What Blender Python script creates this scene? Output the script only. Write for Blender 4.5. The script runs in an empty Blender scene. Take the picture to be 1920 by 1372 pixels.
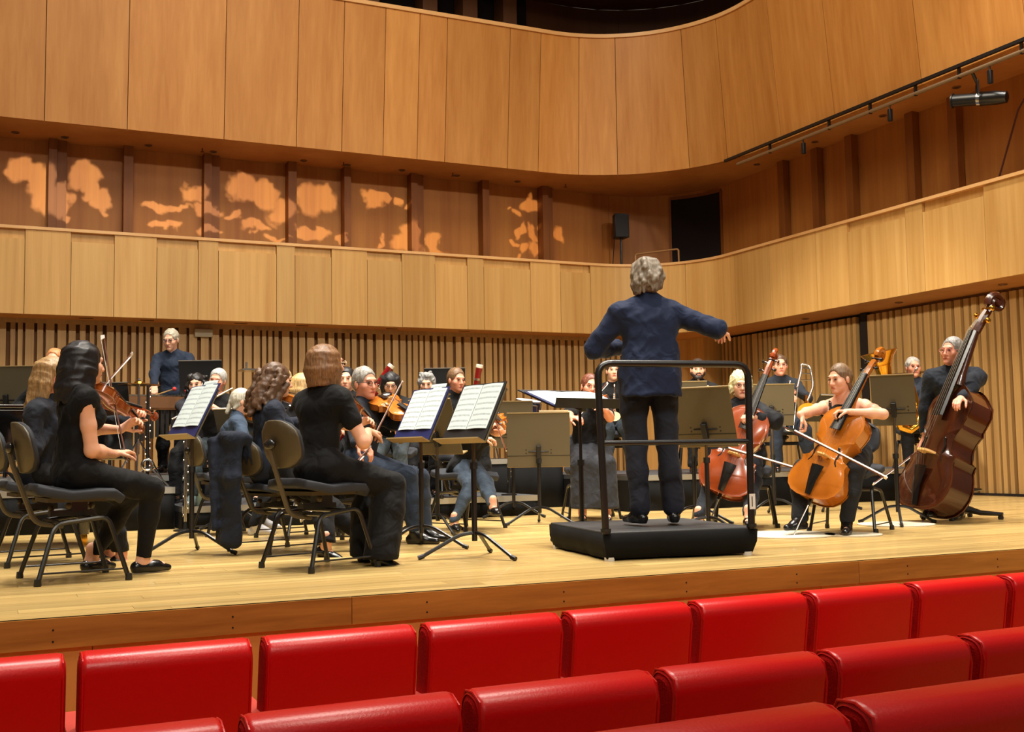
import bpy, math, random
import numpy as np
from math import sin, cos, pi, radians as RAD, atan, atan2, sqrt
from mathutils import Matrix, Vector
random.seed(7); np.random.seed(7)
S = bpy.context.scene
COL = S.collection

# ------------------------------------------------------------------ camera
def lin(c):
    return tuple(((v/255)/12.92 if v/255 <= .04045 else ((v/255+.055)/1.055)**2.4) for v in c)
F_PX, CAM_H = 2100.0, .62
PITCH, ROLL = atan(164/2100), -.016
YAW = pi/2 - atan((5450-960)/F_PX*cos(PITCH))
fw = Vector((sin(YAW)*cos(PITCH), cos(YAW)*cos(PITCH), sin(PITCH)))
rt0 = Vector((cos(YAW), -sin(YAW), 0)); up0 = rt0.cross(fw)
rt = rt0*cos(ROLL) + up0*sin(ROLL); up = up0*cos(ROLL) - rt0*sin(ROLL)
cam_data = bpy.data.cameras.new('camera'); cam = bpy.data.objects.new('camera', cam_data); COL.objects.link(cam)
cam_data.sensor_width = 36; cam_data.lens = F_PX/1920*36; cam_data.clip_end = 200
M = Matrix.Identity(4)
for i in range(3):
    M[i][0], M[i][1], M[i][2] = rt[i], up[i], -fw[i]
M[2][3] = CAM_H
cam.matrix_world = M
S.camera = cam
S.view_settings.view_transform = 'Standard'; S.view_settings.look = 'None'
S.view_settings.exposure = 0.0; S.view_settings.gamma = 1.0; S.view_settings.use_curve_mapping = False

# ------------------------------------------------------------------ world, lamps of the hall and added fill spots
W = bpy.data.worlds.new('hall_air'); S.world = W; W.use_nodes = True
W.node_tree.nodes['Background'].inputs[0].default_value = (.9, .74, .56, 1)
W.node_tree.nodes['Background'].inputs[1].default_value = .15

def area(name, loc, target, size, watt, col, sy=None, spread=None):
    d = bpy.data.lights.new(name, 'AREA'); o = bpy.data.objects.new(name, d); COL.objects.link(o)
    d.energy = watt; d.color = col; d.size = size
    if sy: d.shape = 'RECTANGLE'; d.size_y = sy
    if spread: d.spread = RAD(spread)
    o.location = loc
    o.rotation_euler = (Vector(target)-Vector(loc)).to_track_quat('-Z', 'Y').to_euler()
    return o
def spot(name, loc, target, watt, col, ang, blend=.5, size=.15):
    d = bpy.data.lights.new(name, 'SPOT'); o = bpy.data.objects.new(name, d); COL.objects.link(o)
    d.energy = watt; d.color = col; d.spot_size = RAD(ang); d.spot_blend = blend; d.shadow_soft_size = size
    o.location = loc
    o.rotation_euler = (Vector(target)-Vector(loc)).to_track_quat('-Z', 'Y').to_euler()
    return o
WHITE = (1, .95, .86)
# rig of stage lamps hung above the orchestra
for x, y in ((.5, 7.2), (3.2, 7.0), (6.0, 7.2), (.8, 10.4), (3.6, 10.4), (6.4, 10.2), (8.6, 8.6)):
    spot('stage_lamp', (x, y-.8, 10.5), (x, y, .6), 2300, WHITE, 62, .7, .22)
# broad house lamps: over the stage, washing the walls, and over the stalls
area('house_lamp', (4, 8.5, 11.5), (4.5, 10.5, 0), 4, 580, (1, .9, .74))
area('wall_wash_lamp', (1.0, 8, 11), (1.0, 16, 5.0), 3, 260, (1, .82, .6))
# fill spots added behind the stalls to brighten the lower walls and stage front
for x, tx in ((-2, 2.2), (4, 5.4), (9, 8.4)):
    spot('front_fill_spot', (x, -7, 9.5), (tx, 11.5, .8), 2600, (1, .93, .8), 44, .8, .3)
spot('slat_fill_spot', (-5, 2, 5.2), (11.4, 12.0, 1.0), 9000, (1, .9, .72), 17, .7, .3)  # added fill from the left, lifts the right slats under the overhang
area('stalls_lamp', (2.5, .5, 10.5), (2.6, 2.6, 0), 3, 420, (1, .88, .72))

# ------------------------------------------------------------------ materials
MATS = {}
def nm(name):
    m = bpy.data.materials.new(name); m.use_nodes = True
    n = m.node_tree.nodes; return m, n, m.node_tree.links, n['Principled BSDF']
def mat(name, col, rough=.5, metal=0, spec=.5, coat=0, var=0, bump=0, bscale=60, sheen=0, trans=0):
    """plain material with optional tone noise and fine relief; col is sRGB 0-255"""
    if name in MATS: return MATS[name]
    m, n, l, b = nm(name)
    c = lin(col)
    b.inputs['Base Color'].default_value = (*c, 1)
    b.inputs['Roughness'].default_value = rough; b.inputs['Metallic'].default_value = metal
    b.inputs['Specular IOR Level'].default_value = spec; b.inputs['Coat Weight'].default_value = coat
    b.inputs['Coat Roughness'].default_value = .12
    if sheen: b.inputs['Sheen Weight'].default_value = sheen
    if trans: b.inputs['Transmission Weight'].default_value = trans
    if var or bump:
        tc = n.new('ShaderNodeTexCoord'); nz = n.new('ShaderNodeTexNoise')
        nz.inputs['Scale'].default_value = bscale; nz.inputs['Detail'].default_value = 3
        l.new(tc.outputs['Object'], nz.inputs['Vector'])
        if var:
            mx = n.new('ShaderNodeMix'); mx.data_type = 'RGBA'
            mx.inputs[6].default_value = (*[v*(1-var) for v in c], 1); mx.inputs[7].default_value = (*[min(1, v*(1+var)) for v in c], 1)
            l.new(nz.outputs['Fac'], mx.inputs[0]); l.new(mx.outputs[2], b.inputs['Base Color'])
        if bump:
            bp = n.new('ShaderNodeBump'); bp.inputs['Strength'].default_value = bump; bp.inputs['Distance'].default_value = .004
            l.new(nz.outputs['Fac'], bp.inputs['Height']); l.new(bp.outputs[0], b.inputs['Normal'])
    MATS[name] = m; return m
def wood(name, dark, light, rough=.45, grain=(26, 26, 1.1), tone=.16, coat=0, spec=.4, streak=.5):
    """streaky veneer; grain = noise scale along x, y, z of the object; every object gets its own tone"""
    if name in MATS: return MATS[name]
    m, n, l, b = nm(name)
    tc = n.new('ShaderNodeTexCoord'); oi = n.new('ShaderNodeObjectInfo')
    mp = n.new('ShaderNodeMapping'); mp.inputs['Scale'].default_value = grain
    off = n.new('ShaderNodeVectorMath'); off.operation = 'MULTIPLY_ADD'
    cb = n.new('ShaderNodeCombineXYZ')
    for i in range(3): l.new(oi.outputs['Random'], cb.inputs[i])
    off.inputs[1].default_value = (37, 53, 71)
    l.new(cb.outputs[0], off.inputs[0]); l.new(tc.outputs['Object'], off.inputs[2])
    l.new(off.outputs[0], mp.inputs['Vector'])
    n1 = n.new('ShaderNodeTexNoise'); n1.inputs['Scale'].default_value = 1; n1.inputs['Detail'].default_value = 5; n1.inputs['Roughness'].default_value = .6
    n1.inputs['Distortion'].default_value = .35
    l.new(mp.outputs[0], n1.inputs['Vector'])
    n2 = n.new('ShaderNodeTexNoise'); n2.inputs['Scale'].default_value = .22; n2.inputs['Detail'].default_value = 2
    l.new(mp.outputs[0], n2.inputs['Vector'])
    ad = n.new('ShaderNodeMath'); ad.operation = 'MULTIPLY_ADD'; ad.inputs[1].default_value = streak
    l.new(n1.outputs['Fac'], ad.inputs[0]); 
    ms = n.new('ShaderNodeMath'); ms.operation = 'MULTIPLY'; ms.inputs[1].default_value = 1-streak
    l.new(n2.outputs['Fac'], ms.inputs[0]); l.new(ms.outputs[0], ad.inputs[2])
    rp = n.new('ShaderNodeValToRGB'); rp.color_ramp.elements[0].position = .3; rp.color_ramp.elements[1].position = .7
    rp.color_ramp.elements[0].color = (*lin(dark), 1); rp.color_ramp.elements[1].color = (*lin(light), 1)
    l.new(ad.outputs[0], rp.inputs[0])
    hs = n.new('ShaderNodeHueSaturation')
    mr = n.new('ShaderNodeMapRange'); mr.inputs[3].default_value = 1-tone; mr.inputs[4].default_value = 1+tone
    l.new(oi.outputs['Random'], mr.inputs[0]); l.new(mr.outputs[0], hs.inputs['Value']); l.new(rp.outputs[0], hs.inputs['Color'])
    l.new(hs.outputs[0], b.inputs['Base Color'])
    b.inputs['Roughness'].default_value = rough; b.inputs['Coat Weight'].default_value = coat; b.inputs['Specular IOR Level'].default_value = spec
    bp = n.new('ShaderNodeBump'); bp.inputs['Strength'].default_value = .05; bp.inputs['Distance'].default_value = .003
    l.new(n1.outputs['Fac'], bp.inputs['Height']); l.new(bp.outputs[0], b.inputs['Normal'])
    MATS[name] = m; return m

w_upper = wood('beech_veneer_upper', (178, 114, 48), (208, 148, 78), .5, (14, 14, .5), .10)
w_lower = wood('beech_veneer_lower', (192, 142, 74), (222, 178, 110), .5, (16, 16, .6), .11)
w_slat = wood('beech_slat', (166, 126, 74), (198, 160, 102), .5, (30, 30, .8), .08)
w_slat_back = mat('slat_backing', (112, 74, 36), .8)
w_slat_black = mat('slat_backing_dark', (26, 15, 8), .9)
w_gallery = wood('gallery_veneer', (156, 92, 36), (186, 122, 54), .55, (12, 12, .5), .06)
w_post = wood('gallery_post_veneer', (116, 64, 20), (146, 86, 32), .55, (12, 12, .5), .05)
w_soffit = wood('soffit_veneer', (176, 112, 56), (206, 146, 84), .5, (3, 3, 3), .03)
w_floor = wood('stage_board', (168, 132, 74), (222, 192, 126), .28, (1.2, 30, 30), .15, coat=.15)
w_nosing = wood('stage_nosing_board', (138, 84, 26), (206, 142, 62), .45, (1.6, 22, 22), .06)
w_front = wood('stage_front_panel', (196, 128, 58), (212, 148, 74), .5, (8, 8, 1), .03)
w_rim = wood('rail_cap', (214, 160, 98), (236, 188, 128), .45, (3, 3, 3), .03)
w_seat = wood('seat_shell', (176, 108, 40), (200, 132, 58), .4, (3, 3, 14), .03)
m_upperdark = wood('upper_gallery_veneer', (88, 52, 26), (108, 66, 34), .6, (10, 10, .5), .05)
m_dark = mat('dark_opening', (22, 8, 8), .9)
m_black = mat('black_paint', (16, 16, 18), .45)
m_blackmetal = mat('black_metal', (20, 19, 19), .32, 0, .6)
m_chrome = mat('chrome', (200, 200, 204), .18, 1)
m_redleather = mat('red_leather', (206, 6, 10), .34, 0, .5, var=.10, bump=.12, bscale=140)
m_redcloth = mat('red_cloth', (176, 14, 12), .9, 0, .15, var=.35, bump=.5, bscale=200)
m_redarm = mat('red_painted_arm', (206, 70, 58), .5)

# ------------------------------------------------------------------ mesh helpers
class MB:
    """collects vertices and faces; build() links them as one mesh object"""
    def __init__(s): s.v = []; s.f = []
    def add(s, vs, fs, m=None):
        o = len(s.v)
        s.v += [tuple(m @ Vector(p)) for p in vs] if m is not None else [tuple(p) for p in vs]
        s.f += [tuple(i+o for i in f) for f in fs]; return s
    def box(s, x0, x1, y0, y1, z0, z1, m=None):
        return s.add([(x, y, z) for x in (x0, x1) for y in (y0, y1) for z in (z0, z1)],
                     [(0, 1, 3, 2), (4, 6, 7, 5), (0, 4, 5, 1), (2, 3, 7, 6), (0, 2, 6, 4), (1, 5, 7, 3)], m)
    def bar(s, a, b, w, h, upv=(0, 0, 1)):
        a = Vector(a); b = Vector(b); d = (b-a).normalized(); u = Vector(upv)
        if abs(d.dot(u)) > .99: u = Vector((1, 0, 0))
        sd = d.cross(u).normalized(); u = sd.cross(d)
        vs = [p+sd*(i*w/2)+u*(j*h/2) for p in (a, b) for i, j in ((-1, -1), (1, -1), (1, 1), (-1, 1))]
        return s.add(vs, [(0, 1, 2, 3)[::-1], (4, 5, 6, 7), (0, 1, 5, 4), (1, 2, 6, 5), (2, 3, 7, 6), (3, 0, 4, 7)])
    def tube(s, pts, r, n=8, closed=False, m=None, flat=1.0, upv=None):
        pts = [Vector(p) for p in pts]; k = len(pts)
        rs = r if isinstance(r, (list, tuple)) else [r]*k
        T = []
        for i in range(k):
            if closed: t = pts[(i+1) % k]-pts[i-1]
            else: t = pts[min(i+1, k-1)]-pts[max(i-1, 0)]
            T.append(t.normalized() if t.length > 1e-9 else Vector((0, 0, 1)))
        u = Vector(upv) if upv else (Vector((0, 0, 1)) if abs(T[0].z) < .9 else Vector((1, 0, 0)))
        u = (u-T[0]*u.dot(T[0])).normalized()
        vs, fs = [], []
        for i in range(k):
            if i:
                q = T[i-1].rotation_difference(T[i]); u = q @ u; u = (u-T[i]*u.dot(T[i])).normalized()
            w = T[i].cross(u)
            for j in range(n):
                a = 2*pi*j/n; vs.append(pts[i]+(u*cos(a)*flat+w*sin(a))*rs[i])
        for i in range(k if closed else k-1):
            i2 = (i+1) % k
            for j in range(n):
                j2 = (j+1) % n; fs.append((i*n+j, i*n+j2, i2*n+j2, i2*n+j))
        if not closed:
            fs.append(tuple(range(n))[::-1]); fs.append(tuple((k-1)*n+j for j in range(n)))
        return s.add(vs, fs, m)
    def lathe(s, prof, n=16, m=None, cap=True):
        vs, fs = [], []
        for r, z in prof:
            for j in range(n): vs.append((r*cos(2*pi*j/n), r*sin(2*pi*j/n), z))
        for i in range(len(prof)-1):
            for j in range(n): fs.append((i*n+j, i*n+(j+1) % n, (i+1)*n+(j+1) % n, (i+1)*n+j))
        if cap:
            fs.append(tuple(range(n))[::-1]); fs.append(tuple((len(prof)-1)*n+j for j in range(n)))
        return s.add(vs, fs, m)
    def ball(s, c, r, n=10, k=7, m=None):
        r = (r, r, r) if not isinstance(r, (tuple, list)) else r
        vs = [(c[0], c[1], c[2]-r[2])]; fs = []
        for i in range(1, k):
            t = -pi/2+pi*i/k
            for j in range(n): vs.append((c[0]+r[0]*cos(t)*cos(2*pi*j/n), c[1]+r[1]*cos(t)*sin(2*pi*j/n), c[2]+r[2]*sin(t)))
        vs.append((c[0], c[1], c[2]+r[2])); e = len(vs)-1
        for j in range(n):
            fs.append((0, 1+(j+1) % n, 1+j)); fs.append((e, e-n+j, e-n+(j+1) % n))
        for i in range(k-2):
            for j in range(n): fs.append((1+i*n+j, 1+i*n+(j+1) % n, 1+(i+1)*n+(j+1) % n, 1+(i+1)*n+j))
        return s.add(vs, fs, m)
    def prism(s, poly, z0, z1, m=None):
        k = len(poly)
        vs = [(x, y, z0) for x, y in poly]+[(x, y, z1) for x, y in poly]
        fs = [tuple(range(k))[::-1], tuple(range(k, 2*k))]+[(i, (i+1) % k, k+(i+1) % k, k+i) for i in range(k)]
        return s.add(vs, fs, m)
    def data(s, name, mt, smooth=True, sharp=38):
        me = bpy.data.meshes.new(name); me.from_pydata(s.v, [], s.f)
        if mt: me.materials.append(mt)
        if smooth:
            me.polygons.foreach_set('use_smooth', [True]*len(me.polygons))
            me.set_sharp_from_angle(angle=RAD(sharp))
        me.update(); return me
    def build(s, name, mt, parent=None, smooth=True, bevel=0, sharp=38):
        o = bpy.data.objects.new(name, s.data(name, mt, smooth, sharp)); COL.objects.link(o); o.parent = parent
        if bevel:
            bv = o.modifiers.new('bevel', 'BEVEL'); bv.width = bevel; bv.segments = 2; bv.limit_method = 'ANGLE'; bv.angle_limit = RAD(40)
        return o
def link(name, me, parent=None, loc=None, rot=None):
    o = bpy.data.objects.new(name, me); COL.objects.link(o); o.parent = parent
    if loc is not None: o.location = loc
    if rot is not None: o.rotation_euler = rot
    return o
def empty(name, loc=(0, 0, 0), rz=0, parent=None):
    o = bpy.data.objects.new(name, None); COL.objects.link(o); o.location = loc; o.rotation_euler = (0, 0, rz); o.parent = parent
    o.empty_display_size = .1; return o
def tag(o, label, cat, group=None):
    o['label'] = label; o['category'] = cat
    if group: o['group'] = group
    return o
def struct(o, label=None):
    o['kind'] = 'structure'
    if label: o['label'] = label
    return o
def copy_tree(o, parent=None):
    c = o.copy(); COL.objects.link(c); c.parent = parent
    for ch in list(o.children): copy_tree(ch, c)
    return c
def arc(c, r, a0, a1, n, ax=(1, 0, 0), ay=(0, 1, 0)):
    c = Vector(c); ax = Vector(ax); ay = Vector(ay)
    return [c+ax*(r*cos(RAD(a0+(a1-a0)*i/n)))+ay*(r*sin(RAD(a0+(a1-a0)*i/n))) for i in range(n+1)]
def bend(pts, r=.03, n=4):
    """polyline with rounded corners"""
    pts = [Vector(p) for p in pts]; out = [pts[0]]
    for i in range(1, len(pts)-1):
        a, b, c = pts[i-1], pts[i], pts[i+1]
        d1 = (a-b); d2 = (c-b); rr = min(r, d1.length*.45, d2.length*.45)
        p0 = b+d1.normalized()*rr; p1 = b+d2.normalized()*rr
        for k in range(n+1):
            t = k/n; out.append(p0*(1-t)**2+b*2*t*(1-t)+p1*t*t)
    out.append(pts[-1]); return out
# ------------------------------------------------------------------ stage
EY = 4.84                                                     # stage edge
fl = struct(empty('floor'), 'pale timber stage floor of long narrow boards')
slab = MB().box(-7, 11.6, EY+.02, 17, -.3, -.022).build('subfloor', w_nosing, fl, False)
bw, y, row, nb = .115, EY, 0, 0
rest = MB(); meshes = {}
while y < 16.6:
    x = -6.5 - random.random()*1.5
    while x < 11.5:
        L = random.choice((1.6, 1.9, 2.2, 2.6)); x1 = min(x+L, 11.5)
        near = (y < 9.6 and x1 > -.3 and x < 1.5+y*.85 and nb < 290)
        if near:
            b = link('board', meshes.setdefault((round(x1-x, 2),), MB().box(0, x1-x-.0015, 0, bw-.0015, -.022, 0).data('board', w_floor, False)), fl, (x, y, 0)); nb += 1
        else: rest.box(x, x1-.003, y, y+bw-.003, -.022, 0)
        x = x1
    y += bw; row += 1
o = rest.build('far_boards', w_floor, fl, False); o['kind'] = 'stuff'
sf = struct(empty('wall_stage_front'), 'front of the stage: brown nosing boards above an orange wood panel')
xs = [-7, -2.2, 1.47, 4.35, 7.4, 11.6]
for a, b in zip(xs, xs[1:]):
    MB().box(a, b-.003, EY-.012, EY+.03, -.118, .0).build('nosing_board', w_nosing, sf, False)
    sc = MB()
    k = a+.35
    while k < b:
        for z in (-.045, -.09): sc.lathe([(.004, 0), (.004, .002)], 8, Matrix.Translation((k, EY-.012, z)) @ Matrix.Rotation(pi/2, 4, 'X'))
        k += .7
    sc.build('screw', m_dark, sf)
for a in np.arange(-7, 11.5, 1.85):
    MB().box(a, a+1.847, EY+.01, EY+.05, -.85, -.118).build('panel', w_front, sf, False)
hall = struct(MB().box(-9, 13, -3, EY+.05, -1.0, -.85).build('floor_stalls', w_nosing, None, False), 'brown floor of the stalls under the red seats')

# ------------------------------------------------------------------ walls, balconies
def path(s, xr, yb, rad, x0=-7.0):
    """point and inward normal along back wall, round corner, right wall"""
    L1 = xr-rad-x0; La = rad*pi/2
    if s <= L1: return (x0+s, yb), (0, -1)
    if s <= L1+La:
        a = pi/2-(s-L1)/rad
        return (xr-rad+rad*cos(a), yb-rad+rad*sin(a)), (-cos(a), -sin(a))
    return (xr, yb-rad-(s-L1-La)), (-1, 0)
def s_of(xr, yb, rad, X=None, Y=None, x0=-7.0):
    return X-x0 if X is not None else (xr-rad-x0)+rad*pi/2+(yb-rad-Y)
def strip(P, s0, s1, z0, z1, d0, d1, lean=0, ds=.16, zref=None):
    """curved panel: front d0 towards the room, back d1; lean moves the top towards the room"""
    mb = MB(); n = max(1, int((s1-s0)/ds)) if (s1 > s_of(*P, X=P[0]-P[2])-.01 and s0 < s_of(*P, X=P[0]-P[2])+P[2]*1.6) else 1
    for i in range(n+1):
        (x, y), (nx, ny) = path(s0+(s1-s0)*i/n, *P)
        for d, z, ln in ((d0, z0, 0), (d0, z1, lean), (d1, z1, lean), (d1, z0, 0)):
            mb.v.append((x+nx*(d+ln), y+ny*(d+ln), z))
    for i in range(n):
        for j in range(4): mb.f.append((i*4+j, (i+1)*4+j, (i+1)*4+(j+1) % 4, i*4+(j+1) % 4))
    mb.f.append((3, 2, 1, 0)); mb.f.append((n*4, n*4+1, n*4+2, n*4+3))
    return mb
PL = (10.6, 16.0, 1.5)
low = struct(empty('wall_gallery_front'), 'pale wood balcony front of the lower gallery')
bx = [-7, -5.2, -3.6, -2.4, -1.2, -.35, .41, .98, 1.53, 2.09, 2.65, 2.93, 3.76, 4.03, 4.58, 5.13, 5.68, 6.22, 6.76, 7.04, 7.86, 8.4, 8.96]
S1 = [s_of(*PL, X=x) for x in bx]+[s_of(*PL, X=9.1)+.75, s_of(*PL, X=9.1)+1.5]+[s_of(*PL, Y=y) for y in (14.3, 13.43, 12.39, 11.74, 10.67, 10.38, 9.42, 8.6, 7.4, 6.2, 5)]
rec = {5, 7, 9, 11, 13, 15, 17, 19, 21, 28, 30, 32}
for i, (a, b) in enumerate(zip(S1, S1[1:])):
    g = .0035
    if i in rec:
        strip(PL, a+g, b-g, 2.56, 3.56, .0, -.05).build('panel', w_lower, low)
        strip(PL, a+g, b-g, 3.56, 3.69, -.046, -.06).build('panel', w_lower, low)
    else: strip(PL, a+g, b-g, 2.56, 3.69, .0, -.05).build('panel', w_lower, low)
strip(PL, 0, S1[-1], 2.57, 3.69, -.05, -.12, ds=.2).build('backing', w_slat_back, low)
struct(strip(PL, 0, S1[-1], 3.69, 3.73, .025, -.2).build('trim_1', w_rim), 'light wood cap along the lower balcony rim')
# soffits are one mesh each: strip between two paths
def slab_between(P, Q, z0, z1, name, mt, label, n=60, y_end=4.5):
    mb = MB(); LP = s_of(*P, Y=y_end); LQ = s_of(*Q, Y=y_end)
    for i in range(n+1):
        (x, y), _ = path(LP*i/n, *P); (X, Y), _ = path(LQ*i/n, *Q)
        mb.v += [(x, y, z0), (X, Y, z0), (X, Y, z1), (x, y, z1)]
    for i in range(n):
        for j in range(4): mb.f.append((i*4+j, i*4+(j+1) % 4, (i+1)*4+(j+1) % 4, (i+1)*4+j))
    return struct(mb.build(name, mt), label)
PG = (11.45, 17.05, 1.5)
slab_between((10.66, 16.06, 1.5), (11.9, 17.5, 1.5), 2.56, 2.70, 'ceiling_under_gallery', w_soffit, 'wood soffit under the lower gallery')
PU = (10.6, 16.0, 2.4)
upw = struct(empty('wall_upper_front'), 'tall amber wood front of the upper balcony')
ux = [-7, -5.6, -4.2, -2.8, -1.5, -.4, .62, 1.68, 3.0, 4.05, 4.74, 5.39, 5.94, 6.4, 7.48, 8.03]
U = [s_of(*PU, X=x) for x in ux]; ua = s_of(*PU, X=8.2)
U += [ua+.55, ua+1.2, ua+2.4, ua+3.1]+[s_of(*PU, Y=y) for y in (13.05, 11.89, 10.29, 8.7, 7.2, 5.6)]
for a, b in zip(U, U[1:]):
    strip(PU, a+.005, b-.005, 5.178, 7.42, .0, -.05, .2).build('panel', w_upper, upw)
strip(PU, 0, U[-1], 5.22, 7.42, -.05, -.12, .2).build('backing', w_slat_back, upw)
struct(strip(PU, 0, U[-1], 7.42, 7.48, .225, .0).build('trim_2', w_rim), 'light wood cap along the upper balcony rim')
slab_between((10.66, 16.06, 2.4), (11.95, 17.55, 2.3), 5.18, 5.32, 'ceiling_over_gallery', w_soffit, 'wood soffit over the lower gallery')
PD = (12.1, 17.7, 2.6)
ug = struct(empty('wall_upper_gallery_rear'), 'dark rear wall of the upper gallery')
for i in range(14):
    Lq = s_of(*PD, Y=5)
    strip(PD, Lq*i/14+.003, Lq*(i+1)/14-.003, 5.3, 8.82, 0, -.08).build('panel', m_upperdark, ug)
for a, b in ((5.0, 5.75), (6.52, 6.78), (7.25, 7.52), (8.01, 8.27)):
    MB().box(a, b, 17.2, 17.6, 5.3, 8.82).build('post', m_upperdark, ug, False)
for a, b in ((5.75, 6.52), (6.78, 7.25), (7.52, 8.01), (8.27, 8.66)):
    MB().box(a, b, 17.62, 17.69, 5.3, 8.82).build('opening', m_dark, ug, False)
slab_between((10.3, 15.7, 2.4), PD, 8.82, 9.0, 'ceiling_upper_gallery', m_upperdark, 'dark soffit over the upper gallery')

PT = (10.3, 15.7, 2.4)
tw = struct(empty('wall_top'), 'dark wood wall above the upper gallery opening')
for i in range(10):
    Lq = s_of(*PT, Y=5)
    strip(PT, Lq*i/10+.004, Lq*(i+1)/10-.004, 8.83, 12.5, 0, -.08).build('panel', w_upper, tw)

# gallery rear wall with posts
ga = struct(empty('wall_gallery_rear'), 'shaded wood rear wall of the lower gallery')
gx = [-7, -4.5, -2.5, -.7, .84, 1.8, 3.0, 4.2, 5.08, 6.27, 7.47, 8.65]
GS = [s_of(*PG, X=x) for x in gx]+[s_of(*PG, X=9.95), s_of(*PG, X=9.95)+1.2, s_of(*PG, Y=15.55)]+[s_of(*PG, Y=y) for y in (14.0, 13.2, 12.45, 11.26, 10.51, 9.0, 7.5, 5)]
for a, b in zip(GS, GS[1:]):
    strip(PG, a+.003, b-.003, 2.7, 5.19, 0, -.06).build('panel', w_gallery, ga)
for a, b in ((.72, .96), (1.73, 1.86), (2.87, 3.11), (4.14, 4.27), (5.03, 5.14), (6.15, 6.39), (7.41, 7.53), (8.53, 8.76), (-1.0, -.87), (-2.2, -1.96)):
    if b-a > .2:
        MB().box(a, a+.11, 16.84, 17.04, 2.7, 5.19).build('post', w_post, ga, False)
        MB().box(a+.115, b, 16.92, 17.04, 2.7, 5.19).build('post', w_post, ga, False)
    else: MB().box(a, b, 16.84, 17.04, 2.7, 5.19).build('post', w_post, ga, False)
for yy in (14.0, 13.2, 12.45, 11.26, 10.51, 8.9):
    MB().box(11.32, 11.44, yy-.07, yy+.07, 2.7, 5.19).build('post', w_post, ga, False)
# dark doorway on the round corner of the gallery
sd = s_of(*PG, X=9.95)
dm = strip(PG, sd+1.15, sd+2.15, 2.7, 5.08, .012, -.02, ds=.1)
dr = struct(dm.build('door_1', m_dark), 'dark open doorway at the corner of the gallery')
strip(PG, sd+1.13, sd+2.17, 5.08, 5.13, .03, -.02, ds=.1).build('door_frame', w_post, dr)
strip(PG, sd+1.11, sd+1.15, 2.7, 5.10, .03, -.02, ds=.1).build('door_frame', w_post, dr)
strip(PG, sd+2.15, sd+2.19, 2.7, 5.10, .03, -.02, ds=.1).build('door_frame', w_post, dr)

# lower slatted walls
wb = struct(empty('wall_back'), 'lower back wall of upright wooden slats')
MB().box(-7, 10.0, 16.58, 16.7, 0, 2.56).build('backing', w_slat_back, wb, False)
x = -3.4; slat_me = {}
def slat(parent, w, d, h, loc, rz):
    me = slat_me.setdefault((w, d, h), MB().box(-w/2, w/2, 0, d, 0, h).data('slat', w_slat, False))
    link('slat', me, parent, loc, (0, 0, rz))
while x < 9.9:
    w = random.choice((.06, .06, .075, .09, .11)); slat(wb, w, .07, 2.5, (x+w/2, 16.51, 0), 0); x += w+random.choice((.032, .04, .055))
MB().box(-7, 10.0, 16.505, 16.58, 2.5, 2.56).build('top_rail', w_slat, wb, False)
MB().box(9.95, 11.12, 16.45, 16.6, 0, 2.56).build('panel', w_lower, wb, False)
wr = struct(empty('wall_right'), 'right side wall of upright wooden slats')
MB().box(11.12, 11.5, 15.95, 16.6, 0, 2.56).build('panel', w_lower, wr, False)
MB().box(11.48, 11.6, 12.37, 15.93, 0, 2.56).build('backing', w_slat_black, wr, False)
MB().box(11.46, 11.6, 4.9, 12.36, 0, 2.56).build('backing', w_slat_back, wr, False)
y = 15.83
while y > 7.0:
    w = random.choice((.06, .08, .10, .13)); g = random.choice((.045, .055, .07)) if y > 12.4 else random.choice((.035, .045, .055))
    if y-w < 12.45 and y > 12.3: y = 12.3; continue
    slat(wr, w, .07 if y > 12.4 else .05, 2.52, (11.41, y-w/2, 0), -pi/2); y -= w+g
MB().box(11.39, 11.5, 12.3, 12.42, 0, 2.56).build('door_gap', w_slat_black, wr, False)
MB().box(11.385, 11.5, 10.75, 12.3, 1.62, 1.64).build('door_seam', w_slat_back, wr, False)
MB().box(11.37, 11.48, 5, 15.95, -.0, .03).build('base_gap', w_slat_black, wr, False)

# fittings in the soffits
dl = MB().lathe([(.055, 0), (.055, -.012), (.04, -.014), (.035, .004)], 14).data('ring', mat('lamp_ring', (120, 78, 44), .4))
dli = MB().lathe([(.036, -.004), (.036, .002)], 14).data('lens', m_black)
names = ['leftmost', 'second', 'third', 'fourth', 'fifth', 'sixth', 'seventh', 'eighth', 'ninth']
def downlight(x, y, z, label, grp):
    o = tag(empty('downlight', (x, y, z)), label, 'downlight', grp); link('ring', dl, o); link('lens', dli, o)
for i, xx in enumerate((.28, .92, 2.05, 2.98, 4.35, 5.05, 5.95, 6.9, 8.0)):
    downlight(xx, 16.72, 5.18, names[i]+' small unlit recessed downlight from the left in the soffit over the gallery', 'gallery soffit downlights')
for i, yy in enumerate((14.3, 12.9, 11.5, 10.2)):
    downlight(11.1, yy, 5.18, names[i].replace('leftmost', 'first')+' small downlight from the corner in the right gallery soffit', 'right gallery soffit downlights')
for i, yy in enumerate((15.2, 13.2, 11.3, 9.6)):
    downlight(11.05, yy, 2.56, names[i].replace('leftmost', 'first')+' small vent spot from the corner under the right gallery', 'downlights under right gallery')
sp_me = MB().tube([(0, 0, 0), (0, 0, -.05)], .009, 6).lathe([(.03, -.05), (.03, -.056)], 8).data('sprinkler', mat('sprinkler_metal', (110, 66, 36), .4, .6))
for i, xx in enumerate((.06, 2.8, 4.95, 6.78, 8.85)):
    tag(link('sprinkler', sp_me, None, (xx, 16.6, 5.18)), names[i]+' tiny sprinkler head from the left in the gallery soffit', 'sprinkler', 'gallery sprinklers')
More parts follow.
